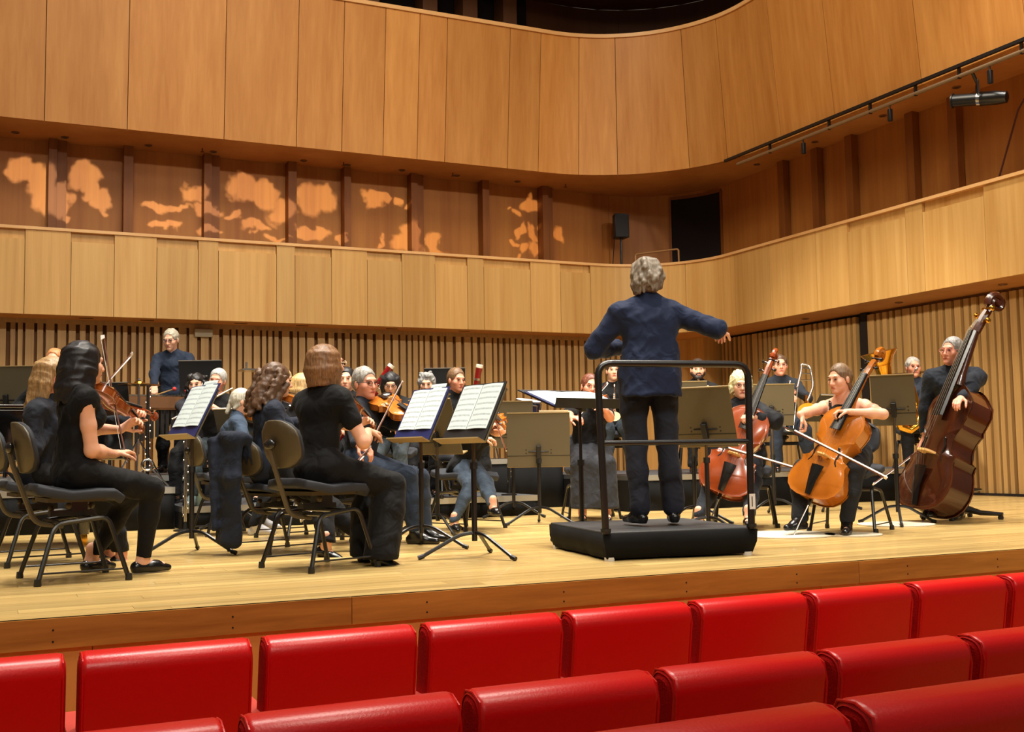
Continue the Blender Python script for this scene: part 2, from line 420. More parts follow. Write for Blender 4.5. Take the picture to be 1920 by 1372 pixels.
o = tag(MB().box(-.13, .13, -.07, 0, -.06, .06).build('wall_sensor', mat('grey_plastic', (170, 160, 138), .5), None, True, .01), 'small pale grey box high on the slatted back wall', 'sensor')
o.location = (2.81, 16.505, 2.44); o.rotation_euler = (.25, 0, 0)
for i, xx in enumerate((1.2, 2.0, 3.3, 4.2, 5.6, 6.8)):
    tag(link('vent_slot', MB().box(-.09, .09, -.012, .012, -.006, 0).data('vent_slot', w_slat_black, False), None, (xx, 16.25, 2.56)), names[i]+' thin dark vent slot from the left in the soffit above the slatted back wall', 'vent', 'soffit vent slots')

# loudspeaker, rail and lamp bar in the galleries
sp = tag(empty('loudspeaker_stand', (9.93, 16.62, 2.7)), 'black tripod stand under the gallery loudspeaker', 'stand')
st = MB().tube([(0, 0, .25), (0, 0, 1.62)], .02, 8); st.build('pole', m_black, sp)
for a in (90, 210, 330): MB().tube([(0, 0, .55), (.3*cos(RAD(a)), .3*sin(RAD(a)), .012)], .012, 6).build('leg', m_black, sp)
ls = tag(empty('loudspeaker', (9.92, 16.62, 4.32), RAD(-12)), 'black loudspeaker on a stand in the gallery corner', 'loudspeaker')
MB().prism([(-.13, -.11), (.13, -.11), (.1, .12), (-.1, .12)], 0, .42).build('cabinet', m_black, ls, True, .012)
MB().box(-.115, .115, -.118, -.11, .02, .4).build('grille', mat('speaker_grille', (30, 30, 34), .7, bump=.4, bscale=400), ls)
tag(MB().tube(bend([(9.8, 16.6, 4.4), (9.74, 16.6, 3.8), (9.76, 16.6, 2.72)], .1), .008, 6).build('speaker_cable', m_black), 'thin black cable hanging from the gallery loudspeaker', 'cable')
r = tag(empty('guard_rail', (0, 0, 0)), 'thin pale metal guard rail frame before the dark gallery doorway', 'rail')
m_pale = mat('pale_metal', (176, 130, 80), .4, .3)
MB().tube(bend([(10.05, 16.35, 2.7), (10.05, 16.35, 4.0), (10.62, 15.88, 4.05), (10.62, 15.88, 2.7)], .04), .016, 8).build('frame', m_pale, r)
tr = tag(empty('lighting_bar', (10.5, 0, 5.05)), 'grey lighting pipe hung under the upper right balcony', 'lighting bar')
MB().tube([(0, 14.0, 0), (0, 6.5, 0)], .026, 10).build('pipe', mat('galvanised', (150, 128, 100), .4, .5), tr)
MB().box(-.04, .0, 6.5, 14.3, .1, .14).build('track', m_black, tr, False)
for yy in (13.2, 11.9, 11.1, 10.3, 9.6, 8.7): MB().box(-.02, .02, yy-.012, yy+.012, -.03, .13).build('hanger', m_black, tr, False)
for i, yy in enumerate((12.45, 10.75, 9.15)):
    o = tag(empty('hanging_plug', (10.5, yy, 5.02)), ['farthest', 'middle', 'nearest'][i]+' of three small black plugs hanging from the lighting pipe', 'plug', 'plugs on the lighting pipe')
    MB().box(-.025, .025, -.025, .025, -.2, -.04).build('body', m_black, o, True, .006); MB().tube([(0, 0, -.05), (0, 0, .03)], .01, 6).build('hook', m_black, o)
sl = tag(empty('spotlight', (10.62, 9.45, 4.74)), 'black theatre spotlight clamped to the lighting pipe at upper right', 'spotlight')
mR = Matrix.Rotation(RAD(115), 4, 'Z') @ Matrix.Rotation(RAD(82), 4, 'Y')
MB().lathe([(.05, -.34), (.07, -.33), (.085, -.2), (.085, -.04)], 16, mR).build('lamp_house', m_blackmetal, sl)
MB().lathe([(.09, -.04), (.09, -.0)], 16, mR).build('collar', m_chrome, sl)
MB().lathe([(.075, 0), (.075, .28), (.09, .285), (.09, .3)], 16, mR).build('barrel', m_blackmetal, sl)
MB().lathe([(.082, .301), (.082, .304)], 16, mR).build('lens', mat('lens_glass', (120, 120, 110), .1, .3), sl)
MB().tube(bend([(.1, .1, 0), (.1, .1, .2), (-.1, -.1, .2), (-.1, -.1, 0)], .04), .014, 6).build('yoke', m_blackmetal, sl)
MB().tube([(0, 0, .2), (-.08, 0, .33)], .02, 6).build('clamp', m_blackmetal, sl)
tag(MB().tube([(11.05, 8.8, 5.1), (11.05, 9.25, 4.6), (11.05, 9.62, 3.75)], .012, 6).build('gallery_cable', mat('red_brown_cable', (70, 24, 16), .6)), 'dark red cable slanting down the right gallery wall', 'cable')

# lamp that throws leaf shaped light on the gallery wall (pattern is in the lamp's own slide)
blobs = [(.42, 4.72, .22, .2), (.62, 4.5, .2, .3), (.82, 4.25, .16, .24), (.98, 4.08, .1, .07), (.95, 4.45, .1, .16), (1.2, 4.75, .22, .22), (1.28, 4.5, .14, .16), (1.46, 4.38, .13, .17), (1.52, 4.2, .07, .05),
 (2.2, 4.36, .22, .07), (2.5, 4.38, .2, .06), (2.75, 4.6, .22, .16), (2.95, 4.36, .24, .1), (2.35, 4.06, .24, .07), (2.98, 4.05, .2, .06), (3.45, 4.72, .25, .2), (3.8, 4.66, .22, .2), (4.05, 4.4, .22, .2), (3.35, 4.28, .14, .06), (3.7, 4.16, .26, .07), (4.0, 4.0, .2, .05),
 (4.55, 4.62, .26, .26), (4.8, 4.7, .16, .26), (4.55, 4.12, .28, .08), (5.05, 4.06, .12, .05), (5.56, 4.72, .16, .16), (5.72, 4.78, .15, .08), (5.98, 4.74, .07, .08), (6.12, 4.64, .05, .04), (5.7, 4.05, .05, .09),
 (6.1, 4.05, .26, .16), (6.2, 4.22, .16, .18), (6.6, 4.1, .12, .18), (6.68, 3.96, .14, .04),
 (8.38, 4.84, .14, .13), (8.18, 4.66, .07, .07), (8.06, 4.72, .04, .03), (8.22, 4.42, .07, .09), (8.4, 4.36, .08, .15), (8.56, 4.52, .04, .06), (8.1, 4.24, .07, .05), (8.22, 4.12, .1, .08), (8.45, 4.14, .12, .11), (8.96, 4.38, .14, .15), (8.14, 3.93, .07, .1)]
gb = spot('gobo_lamp', (3.2, -3.5, 5.0), (4.4, 17.05, 4.35), 20000, (1, .80, .48), 40, .1, .012)
bpy.context.view_layer.update()
gd = gb.data; gd.use_nodes = True
gn, gl = gd.node_tree.nodes, gd.node_tree.links
em = gn['Emission']
gtc = gn.new('ShaderNodeTexCoord'); sx = gn.new('ShaderNodeSeparateXYZ'); gl.new(gtc.outputs['Normal'], sx.inputs[0])
def mth(op, a, b=None, c=None, nodes=gn, links=gl):
    q = nodes.new('ShaderNodeMath'); q.operation = op
    for i, v in enumerate((a, b, c)):
        if v is None: continue
        if isinstance(v, (int, float)): q.inputs[i].default_value = v
        else: links.new(v, q.inputs[i])
    return q.outputs[0]
u_ = mth('DIVIDE', sx.outputs[0], sx.outputs[2]); v_ = mth('DIVIDE', sx.outputs[1], sx.outputs[2])
cx = gn.new('ShaderNodeCombineXYZ'); gl.new(u_, cx.inputs[0]); gl.new(v_, cx.inputs[1])
gz = gn.new('ShaderNodeTexNoise'); gz.inputs['Scale'].default_value = 70; gz.inputs['Detail'].default_value = 4
gl.new(cx.outputs[0], gz.inputs['Vector'])
wob = gn.new('ShaderNodeVectorMath'); wob.operation = 'MULTIPLY_ADD'; wob.inputs[1].default_value = (.024, .024, 0); gl.new(gz.outputs['Color'], wob.inputs[0])
sh = gn.new('ShaderNodeVectorMath'); sh.operation = 'SUBTRACT'; sh.inputs[1].default_value = (.012, .012, 0)
gl.new(cx.outputs[0], wob.inputs[2]); gl.new(wob.outputs[0], sh.inputs[0])
Mi = gb.matrix_world.inverted(); total = None
def lampuv(p):
    q = Mi @ Vector(p); return q.x/q.z, q.y/q.z
for X, Z, rx, rz in blobs:
    c0 = lampuv((X, 17.05, Z)); cxp = lampuv((X+rx, 17.05, Z)); czp = lampuv((X, 17.05, Z+rz))
    ex, ez = abs(cxp[0]-c0[0]), abs(czp[1]-c0[1])
    d = gn.new('ShaderNodeVectorMath'); d.operation = 'MULTIPLY_ADD'
    gl.new(sh.outputs[0], d.inputs[0]); d.inputs[1].default_value = (1/ex, 1/ez, 0); d.inputs[2].default_value = (-c0[0]/ex, -c0[1]/ez, 0)
    ln = gn.new('ShaderNodeVectorMath'); ln.operation = 'LENGTH'; gl.new(d.outputs[0], ln.inputs[0])
    total = ln.outputs['Value'] if total is None else mth('MINIMUM', total, ln.outputs['Value'])
mr = gn.new('ShaderNodeMapRange'); mr.inputs[1].default_value = 1.12; mr.inputs[2].default_value = .82; mr.inputs[3].default_value = 0; mr.inputs[4].default_value = 1
gl.new(total, mr.inputs[0]); gl.new(mr.outputs[0], em.inputs['Strength'])

# ------------------------------------------------------------------ red seats of the stalls
def cushion(w, h, t, r=.035, n=5):
    """upholstered back: rounded top seen from the side, returns shell (leather) and cheeks (cloth)"""
    prof = [(-t/2, -h)]+[(-t/2+r-r*cos(RAD(a)), -r+r*sin(RAD(a))) for a in range(0, 91, 18)]+[(t/2-r+r*sin(RAD(a)), -r+r*cos(RAD(a))) for a in range(0, 91, 18)]+[(t/2, -h)]
    shell = MB(); k = len(prof)
    xs = [(-w/2, .012), (-w/2+.006, .003), (-w/2+.018, 0), (w/2-.018, 0), (w/2-.006, .003), (w/2, .012)]
    for X, ins in xs:
        for y, z in prof:
            sc = 1-ins/(t/2); shell.v.append((X, y*sc, z-ins*(1 if z > -h+.01 else 0)))
    for i in range(len(xs)-1):
        for j in range(k):
            shell.f.append((i*k+j, i*k+(j+1) % k, (i+1)*k+(j+1) % k, (i+1)*k+j))
    cheeks = MB()
    for sgn in (-1, 1):
        o = len(cheeks.v)
        for q, ins in ((0, .013), (.006, .026)):
            for y, z in prof: cheeks.v.append((sgn*(w/2+q-.002), y*(1-ins/(t/2)), z-ins*(1 if z > -h+.01 else 0)))
        for j in range(k): cheeks.f.append((o+j, o+(j+1) % k, o+k+(j+1) % k, o+k+j) if sgn < 0 else (o+j, o+k+j, o+k+(j+1) % k, o+(j+1) % k))
        cheeks.f.append(tuple(o+k+j for j in range(k))[::sgn])
    return shell, cheeks
sh_, ck_ = cushion(.515, .37, .13, .05)
me_sh = sh_.data('back_cushion', m_redleather, True, 60)
def half_mesh(mb, sgn):
    k = len(mb.v)//2; o = 0 if sgn < 0 else k; q = MB(); q.v = mb.v[o:o+k]; q.f = [tuple(i-o for i in f) for f in mb.f if o <= f[0] < o+k]; return q
me_ck = {s_: half_mesh(ck_, s_).data('side_panel', m_redcloth, True, 50) for s_ in (-1, 1)}
me_pipe = {}
for sgn in (-1, 1):
    me_pipe[sgn] = MB().tube([(sgn*.252, -.063, -.36), (sgn*.252, -.064, -.06), (sgn*.252, -.045, -.012), (sgn*.252, 0, -.002), (sgn*.252, .045, -.012), (sgn*.252, .06, -.05)], .0035, 6).data('piping', m_redleather)
me_shell = MB().box(-.26, .26, -.03, .02, -.80, -.375).data('shell', w_seat, False)
holes = MB()
for zz in range(9):
    for xx in range(13): holes.lathe([(.008, 0), (.008, .002)], 8, Matrix.Translation((-.24+xx*.04, -.0305, -.43-zz*.035)) @ Matrix.Rotation(pi/2, 4, 'X'))
me_holes = holes.data('perforation', m_dark, False)
me_pad = MB().box(-.25, .25, .06, .16, -.46, -.30).data('seat_pad', m_redcloth, False)
me_arm = MB().box(-.027, .027, -.02, .34, -.27, -.24).box(-.025, .025, -.0, .30, -.8, -.27).data('armrest', m_redarm, False)
def seat(x, y, z, label, grp):
    o = tag(empty('theatre_seat', (x, y, z)), label, 'seat', grp)
    for n_, me, rx in (('back_cushion', me_sh, -.16), ('side_panel', me_ck[-1], -.16), ('side_panel', me_ck[1], -.16), ('shell', me_shell, -.05), ('seat_pad', me_pad, 0)):
        c = link(n_, me, o, None, (-rx, 0, 0))
        if n_ == 'back_cushion': link('piping', me_pipe[-1], c); link('piping', me_pipe[1], c)
        if n_ == 'shell': link('perforation', me_holes, c)
        if n_ == 'seat_pad':
            bv = c.modifiers.new('bevel', 'BEVEL'); bv.width = .035; bv.segments = 3
    c = link('armrest', me_arm, o, (-.262, 0, 0))
ordn = ['first', 'second', 'third', 'fourth', 'fifth', 'sixth', 'seventh', 'eighth', 'ninth', 'tenth']
for i in range(-1, 8):
    seat(.258+.2675+.5585*i, 3.7, .035, ordn[i+1]+' red leather seat back from the left in the front row by the stage', 'front row seats')
for i in range(-2, 6):
    seat(.525+.2675+.5585*i, 2.6, .035, ordn[i+2]+' red leather seat back from the left in the second row', 'second row seats')
for i in range(-1, 3):
    seat(1.405+.2675+.5585*i, 1.6, .165, ordn[i+1]+' red leather seat back from the left in the nearest row', 'nearest row seats')
# ------------------------------------------------------------------ points in the hall
def at(px, py, depth):
    """world point seen in direction of a picture point at a measured distance along the view"""
    return Vector((0, 0, CAM_H)) + (fw + rt*((px-960)/F_PX) - up*((py-686)/F_PX))*depth
m_seatpad = mat('chair_pad', (32, 35, 42), .75, bump=.3, bscale=300)
m_chairback = mat('chair_back_shell', (74, 64, 44), .5)
m_desk = mat('stand_desk_olive', (88, 78, 56), .55)
m_desk_b = mat('stand_desk_black', (30, 31, 34), .5)
m_lip = mat('stand_lip', (140, 118, 76), .5)
m_brass = mat('brass', (226, 168, 62), .16, 1)
m_silver = mat('silver', (214, 212, 208), .16, 1)
m_skirt = mat('black_skirt_cloth', (8, 8, 9), .85, 0, .2, bump=.3, bscale=14)
m_ptop = mat('platform_top', (62, 64, 68), .6)
m_edge = mat('aluminium_edge', (196, 196, 192), .35, .8)
m_ebony = mat('ebony', (18, 15, 14), .25, 0, .6)
m_paper2 = mat('cream_card', (236, 208, 160), .7)
m_blue = mat('blue_folder', (26, 34, 86), .5)
m_horse = mat('bow_hair', (236, 232, 222), .5)
m_bowstick = mat('bow_stick', (96, 44, 20), .3)
m_string = mat('strings', (130, 126, 116), .35, .7)
m_maple = mat('maple_bridge', (214, 168, 100), .45)
m_redwood = mat('bassoon_maple', (126, 14, 16), .18, 0, .6, coat=.5)
def varnish(name, c1, c2, scale=6):
    return wood(name, c1, c2, .2, (scale, scale, scale), .02, coat=.6, streak=.4)
v_amber = varnish('varnish_amber', (150, 74, 18), (206, 122, 42), 9)
v_brown = varnish('varnish_brown', (112, 48, 16), (176, 92, 34), 9)
v_red = varnish('varnish_red', (112, 44, 16), (164, 76, 32), 4)
v_gold = varnish('varnish_golden', (128, 62, 12), (190, 112, 28), 3)
v_dark = varnish('varnish_dark', (34, 15, 8), (84, 36, 14), 2.2)
def page_mat(name, seed, tint=(206, 218, 218)):
    """printed music: rows of stave lines broken into bars (flat print)"""
    m, n, l, b = nm(name); tc = n.new('ShaderNodeTexCoord'); sp = n.new('ShaderNodeSeparateXYZ'); l.new(tc.outputs['Object'], sp.inputs[0])
    M_ = lambda *a: mth(*a, nodes=n, links=l)
    z = sp.outputs[2]; x = sp.outputs[0]
    fr = M_('FRACT', M_('MULTIPLY', z, 27.0)); band = M_('MULTIPLY', M_('GREATER_THAN', fr, .30), M_('LESS_THAN', fr, .62))
    nz = n.new('ShaderNodeTexNoise'); nz.inputs['Scale'].default_value = 1
    mp = n.new('ShaderNodeMapping'); mp.inputs['Scale'].default_value = (46, 1, 60); mp.inputs['Location'].default_value = (seed*3.1, 0, seed)
    l.new(tc.outputs['Object'], mp.inputs[0]); l.new(mp.outputs[0], nz.inputs['Vector'])
    ink = M_('MULTIPLY', band, M_('MULTIPLY', M_('ADD', nz.outputs['Fac'], .05), .65))
    mar = M_('MULTIPLY', M_('LESS_THAN', M_('ABSOLUTE', x), .095), M_('LESS_THAN', M_('ABSOLUTE', z), .135))
    f = M_('MULTIPLY', ink, mar)
    mx = n.new('ShaderNodeMix'); mx.data_type = 'RGBA'; mx.inputs[6].default_value = (*lin(tint), 1); mx.inputs[7].default_value = (*lin((70, 80, 88)), 1)
    l.new(f, mx.inputs[0]); l.new(mx.outputs[2], b.inputs['Base Color']); b.inputs['Roughness'].default_value = .7
    return m
pages = [page_mat('printed_page_%d' % i, i) for i in range(3)]

# ------------------------------------------------------------------ orchestra chair
def make_chair():
    o = empty('orchestra_chair')
    # local: front = +Y
    mb = MB(); n = 8                                         # waterfall seat pad
    prof = [(-.21, .034), (-.16, .022), (-.05, 0), (.08, .008), (.17, .002), (.225, -.036)]
    for i, (y, z) in enumerate(prof):
        w = .225 if 0 < i < 5 else .19
        for x in (-w, -w*.92, -w*.5, 0, w*.5, w*.92, w): mb.v.append((x, y, .47+z+(.004 if abs(x) < w*.6 else -.006)))
    for i in range(5):
        for j in range(6): mb.f.append((i*7+j, i*7+j+1, i*7+7+j+1, i*7+7+j))
    me = mb.data('seat', m_seatpad); se = link('seat', me, o)
    sd = se.modifiers.new('thick', 'SOLIDIFY'); sd.thickness = .05; sd.offset = -1
    bv = se.modifiers.new('round', 'BEVEL'); bv.width = .02; bv.segments = 3; bv.limit_method = 'ANGLE'; bv.angle_limit = RAD(50)
    MB().prism([(-.17, -.16), (.17, -.16), (.19, .12), (-.19, .12)], .408, .43).build('seat_plate', m_chairback, o)
    mb = MB()
    def back(th0, r):
        vs = []
        for i in range(7):
            a = RAD(-26+52*i/6)
            for j in range(7):
                t = j/6; ww = 1-.35*(2*t-1)**4; hh = (.17 if i in (0, 6) else .2 if i in (1, 5) else .205)
                vs.append((sin(a)*.42*ww, -.29+.42-cos(a)*.42+th0-(t-.5)*.05, .69+(t-.5)*2*hh*.64))
        return vs
    mb.v = back(0, 0)
    for i in range(6):
        for j in range(6): mb.f.append((i*7+j, i*7+j+1, i*7+8+j, i*7+7+j))
    b2 = link('backrest', mb.data('backrest', m_chairback), o)
    sd = b2.modifiers.new('thick', 'SOLIDIFY'); sd.thickness = .02; sd.offset = 1
    bv = b2.modifiers.new('round', 'BEVEL'); bv.width = .006; bv.segments = 2; bv.limit_method = 'ANGLE'; bv.angle_limit = RAD(50)
    mb2 = MB(); mb2.v = [(x*.97, y+.022, z) for x, y, z in mb.v]; mb2.f = list(mb.f)
    p = link('back_pad', mb2.data('back_pad', m_seatpad), b2)
    sd = p.modifiers.new('thick', 'SOLIDIFY'); sd.thickness = .022; sd.offset = 0
    MB().tube(bend([(0, -.325, .70), (0, -.30, .60), (0, -.19, .30), (0, -.05, .28)], .05), .014, 8).build('back_post', m_chairback, o)
    MB().ball((0, -.318, .69), (.05, .022, .03)).build('back_knob', m_blackmetal, b2)
    for s in (-1, 1):
        MB().tube(bend([(s*.25, -.22, .0), (s*.2, -.13, .30), (s*.2, .13, .33), (s*.24, .23, .0)], .05), .0125, 8).build('leg_frame', m_blackmetal, o)
        for y in (-.22, .23): MB().lathe([(.017, 0), (.019, .006), (.016, .035)], 8, Matrix.Translation((s*.247, y*.98, 0))).build('foot', m_black, o)
        MB().tube([(s*.244, -.205, .06), (s*.236, .215, .06)], .005, 6).build('stretcher', m_blackmetal, o)
    MB().tube([(-.2, .05, .32), (.2, .05, .32)], .012, 6).build('cross_bar', m_blackmetal, o)
    MB().tube([(-.2, -.1, .305), (.2, -.1, .305)], .012, 6).build('cross_bar', m_blackmetal, o)
    g = MB().box(-.03, .03, -.12, .1, .33, .36).box(-.05, .05, -.02, .06, .36, .41).build('tilt_mechanism', m_blackmetal, o)
    for q in ((-.06, -.1, .37), (.07, -.04, .385), (-.05, .1, .38)): MB().ball(q, .018, 8, 6).build('knob', m_chairback, o)
    return o
CHAIR = make_chair(); _used = []
def chair(x, y, z, a, label):
    o = CHAIR if not _used else copy_tree(CHAIR)
    _used.append(o); o.location = (x, y, z); o.rotation_euler = (0, 0, RAD(a-90)); tag(o, label, 'chair', 'orchestra chairs'); return o

# ------------------------------------------------------------------ music stand
def stand(x, y, z, a, h, label, tilt=28, w=.5, dh=.36, dm=None, legs=90, name='music_stand', split=True, twist=0):
    """a = direction the reader's side of the desk faces; desk local: faces -Y of the desk frame"""
    dm = dm or m_desk
    o = tag(empty(name, (x, y, z), RAD(a-90)), label, 'music stand', 'music stands')
    T = Matrix.Translation((0, 0, h)) @ Matrix.Rotation(RAD(twist), 4, 'Z') @ Matrix.Rotation(RAD(tilt), 4, 'X')
    d = MB().box(-w/2, w/2, -.004, .004, -.10, dh).build('desk', dm, o, False); d.matrix_local = T
    MB().box(-w/2, w/2, -.006, -.004, -.005, .0).build('fold_line', m_black, d, False)
    MB().box(-w/2, w/2, 0, .065, -.106, -.098).build('lip', m_lip if dm == m_desk else dm, d, False)
    MB().box(-w/2, w/2, -.012, .004, dh-.008, dh).build('top_edge', m_lip if dm == m_desk else m_edge, d, False)
    for q in ((-.11, .02), (.11, .02), (-.11, .05), (.11, .05)): MB().lathe([(.006, 0), (.006, .003)], 6, Matrix.Translation((q[0], -.004, q[1])) @ Matrix.Rotation(pi/2, 4, 'X')).build('rivet', m_black, d)
    MB().box(-.02, .02, -.05, -.004, -.03, .09).box(-.09, .09, -.012, -.004, .028, .04).build('clamp', m_black, d, True, .004)
    yb = -.03
    MB().tube([(0, yb, .5), (0, yb, h+.0)], .011, 8).build('upper_tube', mat('stand_tube_brown', (74, 60, 42), .35, .3) if dm == m_desk else m_blackmetal, o)
    MB().tube([(0, yb, .10), (0, yb, .56)], .017, 8).build('lower_tube', m_blackmetal, o)
    MB().lathe([(.024, .53), (.024, .57)], 8, Matrix.Translation((0, yb, 0))).build('collar', m_black, o)
    for k in range(3):
        q = RAD(legs+120*k); e = Vector((cos(q), sin(q), 0))
        b = Vector((0, yb, 0))
        MB().tube(bend([b+Vector((0, 0, .15)), b+e*.09+Vector((0, 0, .14)), b+e*.33+Vector((0, 0, .014))], .05), .0115, 7).build('leg', m_blackmetal, o)
        MB().tube([b+e*.31+Vector((0, 0, .022)), b+e*.345+Vector((0, 0, .012))], .0145, 7).build('rubber_tip', m_black, o)
    o['_desk'] = d.name
    return o, d
def sheets(d, label, w=.42, h=.30, pages_=2, folder=None, dx=0, z0=-.098, single=False, rot=0, base_y=.008):
    """open music resting on the desk d, its own thing"""
    bpy.context.view_layer.update()
    o = tag(empty('sheet_music'), label, 'sheet music', 'sheet music on stands')
    o.matrix_world = d.matrix_world @ Matrix.Translation((dx, base_y, z0+h/2+.002)) @ Matrix.Rotation(RAD(rot), 4, 'Y')
    n = 1 if single else pages_
    if folder:
        MB().box(-w/2-.018, w/2+.018, -.004, 0, -h/2-(z0+.098), h/2+.012).build('folder', folder, o, False)
    pw = w/n
    for i in range(n):
        xc = -w/2+pw*(i+.5); mb = MB(); k = 6
        for j in range(k+1):
            t = j/k; yy = .004+.008*sin(pi*t)*(1 if n > 1 else .4)
            for zz in (-h/2, h/2): mb.v.append((-pw/2+.003+(pw-.006)*t, yy, zz))
        for j in range(k): mb.f.append((j*2, j*2+1, j*2+3, j*2+2))
        c = link('page', mb.data('page', pages[i % 3], False), o, (xc, 0, 0))
        sd = c.modifiers.new('thick', 'SOLIDIFY'); sd.thickness = .003
    return o

# ------------------------------------------------------------------ violin family
def fiddle(name, L, depth, varn, label, cat, endpin=0, neck=.36, chin=True, scale_h=1.0, board=None, bassy=False):
    """lies along +Y: lower end of the body at y=0, belly faces +Z. L = body length"""
    o = tag(empty(name), label, cat)
    half = [(0, .06), (.004, .12), (.03, .20), (.08, .255), (.15, .285), (.22, .285), (.29, .262), (.35, .232), (.385, .235), (.405, .242), (.41, .225), (.43, .185), (.48, .16), (.53, .155), (.58, .168), (.62, .195), (.635, .21), (.645, .208), (.67, .2), (.72, .217), (.79, .232), (.86, .222), (.92, .185), (.965, .13), (.99, .075), (1, .03)]
    if bassy: half = [(t, w*1.06 if t < .62 else (w*1.02 if t < .85 else w*(1.0-(t-.85)*2.6))) for t, w in half]
    out = [(w*L, t*L) for t, w in half]+[(-w*L, t*L) for t, w in half[::-1]]
    k = len(out); cy = .45*L
    def plate(z, arch, sgn, th):
        mb = MB(); rings = [(1.0, 0), (1.0, th), (.955, th*.8), (.86, arch*.30+th*.4), (.70, arch*.66), (.45, arch*.93), (.2, arch)]
        for s, hgt in rings:
            for x, y in out: mb.v.append((x*s, cy+(y-cy)*(.35+.65*s if s < .9 else s), z+sgn*hgt))
        for i in range(len(rings)-1):
            for j in range(k):
                f = (i*k+j, i*k+(j+1) % k, (i+1)*k+(j+1) % k, (i+1)*k+j); mb.f.append(f if sgn > 0 else f[::-1])
        f = tuple((len(rings)-1)*k+j for j in range(k)); mb.f.append(f if sgn > 0 else f[::-1])
        return mb
    rib = MB()
    for z in (-depth/2, depth/2):
        for x, y in out: rib.v.append((x*.965, cy+(y-cy)*.975, z))
    rib.f = [(j, (j+1) % k, k+(j+1) % k, k+j) for j in range(k)]
    arch = .045*L
    plate(depth/2, arch, 1, .010*L).build('belly', varn, o, True, 0, 50)
    rib.build('ribs', varn, o, True, 0, 30)
    plate(-depth/2, arch*.8, -1, .010*L).build('back', varn, o, True, 0, 50)
    zt = depth/2+arch
    nl = neck*L
    MB().tube([(0, L*.97, depth/2+.005*L), (0, L+.08*L, zt*.72), (0, L+nl, zt*.75)], [.05*L, .034*L, .028*L], 10).build('neck', varn, o)
    zb = zt+.075*L
    fb = MB(); a, b = L*.70, L+nl
    for y, w, z in ((a, .060*L, zt+.055*L), (b, .036*L, zt*.75+.036*L)):
        fb.v += [(-w, y, z-.012*L), (-w*.8, y, z+.006*L), (0, y, z+.013*L), (w*.8, y, z+.006*L), (w, y, z-.012*L)]
    fb.f = [(j, j+5, j+6, j+1) for j in range(4)]+[(0, 1, 2, 3, 4), (9, 8, 7, 6, 5), (0, 4, 9, 5)]
    fb.build('fingerboard', board or m_ebony, o)
    # peg box and scroll
    sc = MB(); ps = [(0, b, zt*.75), (0, b+.12*L, zt*.75-.02*L), (0, b+.24*L, zt*.75-.05*L)]
    sc.tube(ps, [.034*L, .036*L, .028*L], 8)
    c = Vector((0, b+.275*L, zt*.75-.085*L)); sp_ = []; rr = []
    for i in range(26):
        t = i/25; an = RAD(120-560*t); q = (.062*(1-t)+.012)*L
        sp_.append(c+Vector((0, cos(an)*q, sin(an)*q))); rr.append((.030-.010*t)*L)
    sc.tube(sp_, rr, 8, upv=(1, 0, 0)); sc.tube([c-Vector((.045*L, 0, 0)), c+Vector((.045*L, 0, 0))], .022*L, 8)
    sc.build('scroll', varn, o)
    for i in range(4):
        s = 1 if i % 2 else -1; y = b+(.05+.05*i)*L
        MB().tube([(-s*.03*L, y, zt*.72-.01*L), (s*.06*L, y, zt*.72-.01*L)], .010*L, 6).ball((s*.075*L, y, zt*.72-.01*L), (.012*L, .022*L, .022*L), 8, 6).build('peg', m_ebony if not bassy else m_brass, o)
    br = MB(); yb_ = L*.42; w = .062*L
    br.prism([(-w*1.15, zt-.012*L), (-w*.7, zt-.004*L), (-w*.25, zt+.02*L), (w*.25, zt+.02*L), (w*.7, zt-.004*L), (w*1.15, zt-.012*L), (w*.95, zt+.055*L), (w*.6, zb+.004*L), (-w*.6, zb+.008*L), (-w*.95, zt+.055*L)], -.008*L, .008*L, Matrix(((1, 0, 0, 0), (0, 0, -1, yb_), (0, 1, 0, 0), (0, 0, 0, 1)))).build('bridge', m_maple, o)
    tp = MB()
    for y, ww, z in ((L*.02, .03*L, depth/2+.03*L), (L*.16, .045*L, zt+.025*L), (L*.31, .066*L, zt+.04*L)):
        tp.v += [(-ww, y, z-.006*L), (0, y, z+.012*L), (ww, y, z-.006*L), (0, y, z-.012*L)]
    tp.f = [(i*4+j, i*4+4+j, i*4+4+(j+1) % 4, i*4+(j+1) % 4) for i in range(2) for j in range(4)]+[(0, 1, 2, 3), (11, 10, 9, 8)]
    tp.build('tailpiece', m_ebony, o)
    for i in range(4):
        x = (-.035+.0235*i)*L
        MB().tube([(x*1.1, L*.31, zt+.045*L), (x*1.25, yb_, zb+.008*L), (x*.55, b, zt*.75+.056*L), (x*.4, b+.1*L, zt*.75+.02*L)], max(.0011, .0013*L), 4).build('string', m_string, o)
    for s in (-1, 1):
        pts = []
        for i in range(15):
            t = i/14; yy = (.345+.20*t)*L; xx = (.125+.028*cos(pi*t)*1.0-.02*sin(2*pi*t))*L
            hh = depth/2+arch*(1-(xx/(.24*L))**2)*.92+.006*L
            pts.append((s*xx, yy, hh))
        f = MB().tube(pts, [.006*L]+[.009*L]*13+[.006*L], 6, flat=.5)
        f.ball((pts[0][0]-s*.012*L, pts[0][1]+.006*L, pts[0][2]), (.013*L, .013*L, .006*L), 8, 5).ball((pts[-1][0]+s*.012*L, pts[-1][1]-.006*L, pts[-1][2]), (.012*L, .012*L, .006*L), 8, 5)
        f.build('sound_hole', m_ebony, o)
    if chin: MB().ball((-.12*L, .10*L, depth/2+arch*.8), (.11*L, .09*L, .035*L), 12, 8).build('chin_rest', m_ebony, o)
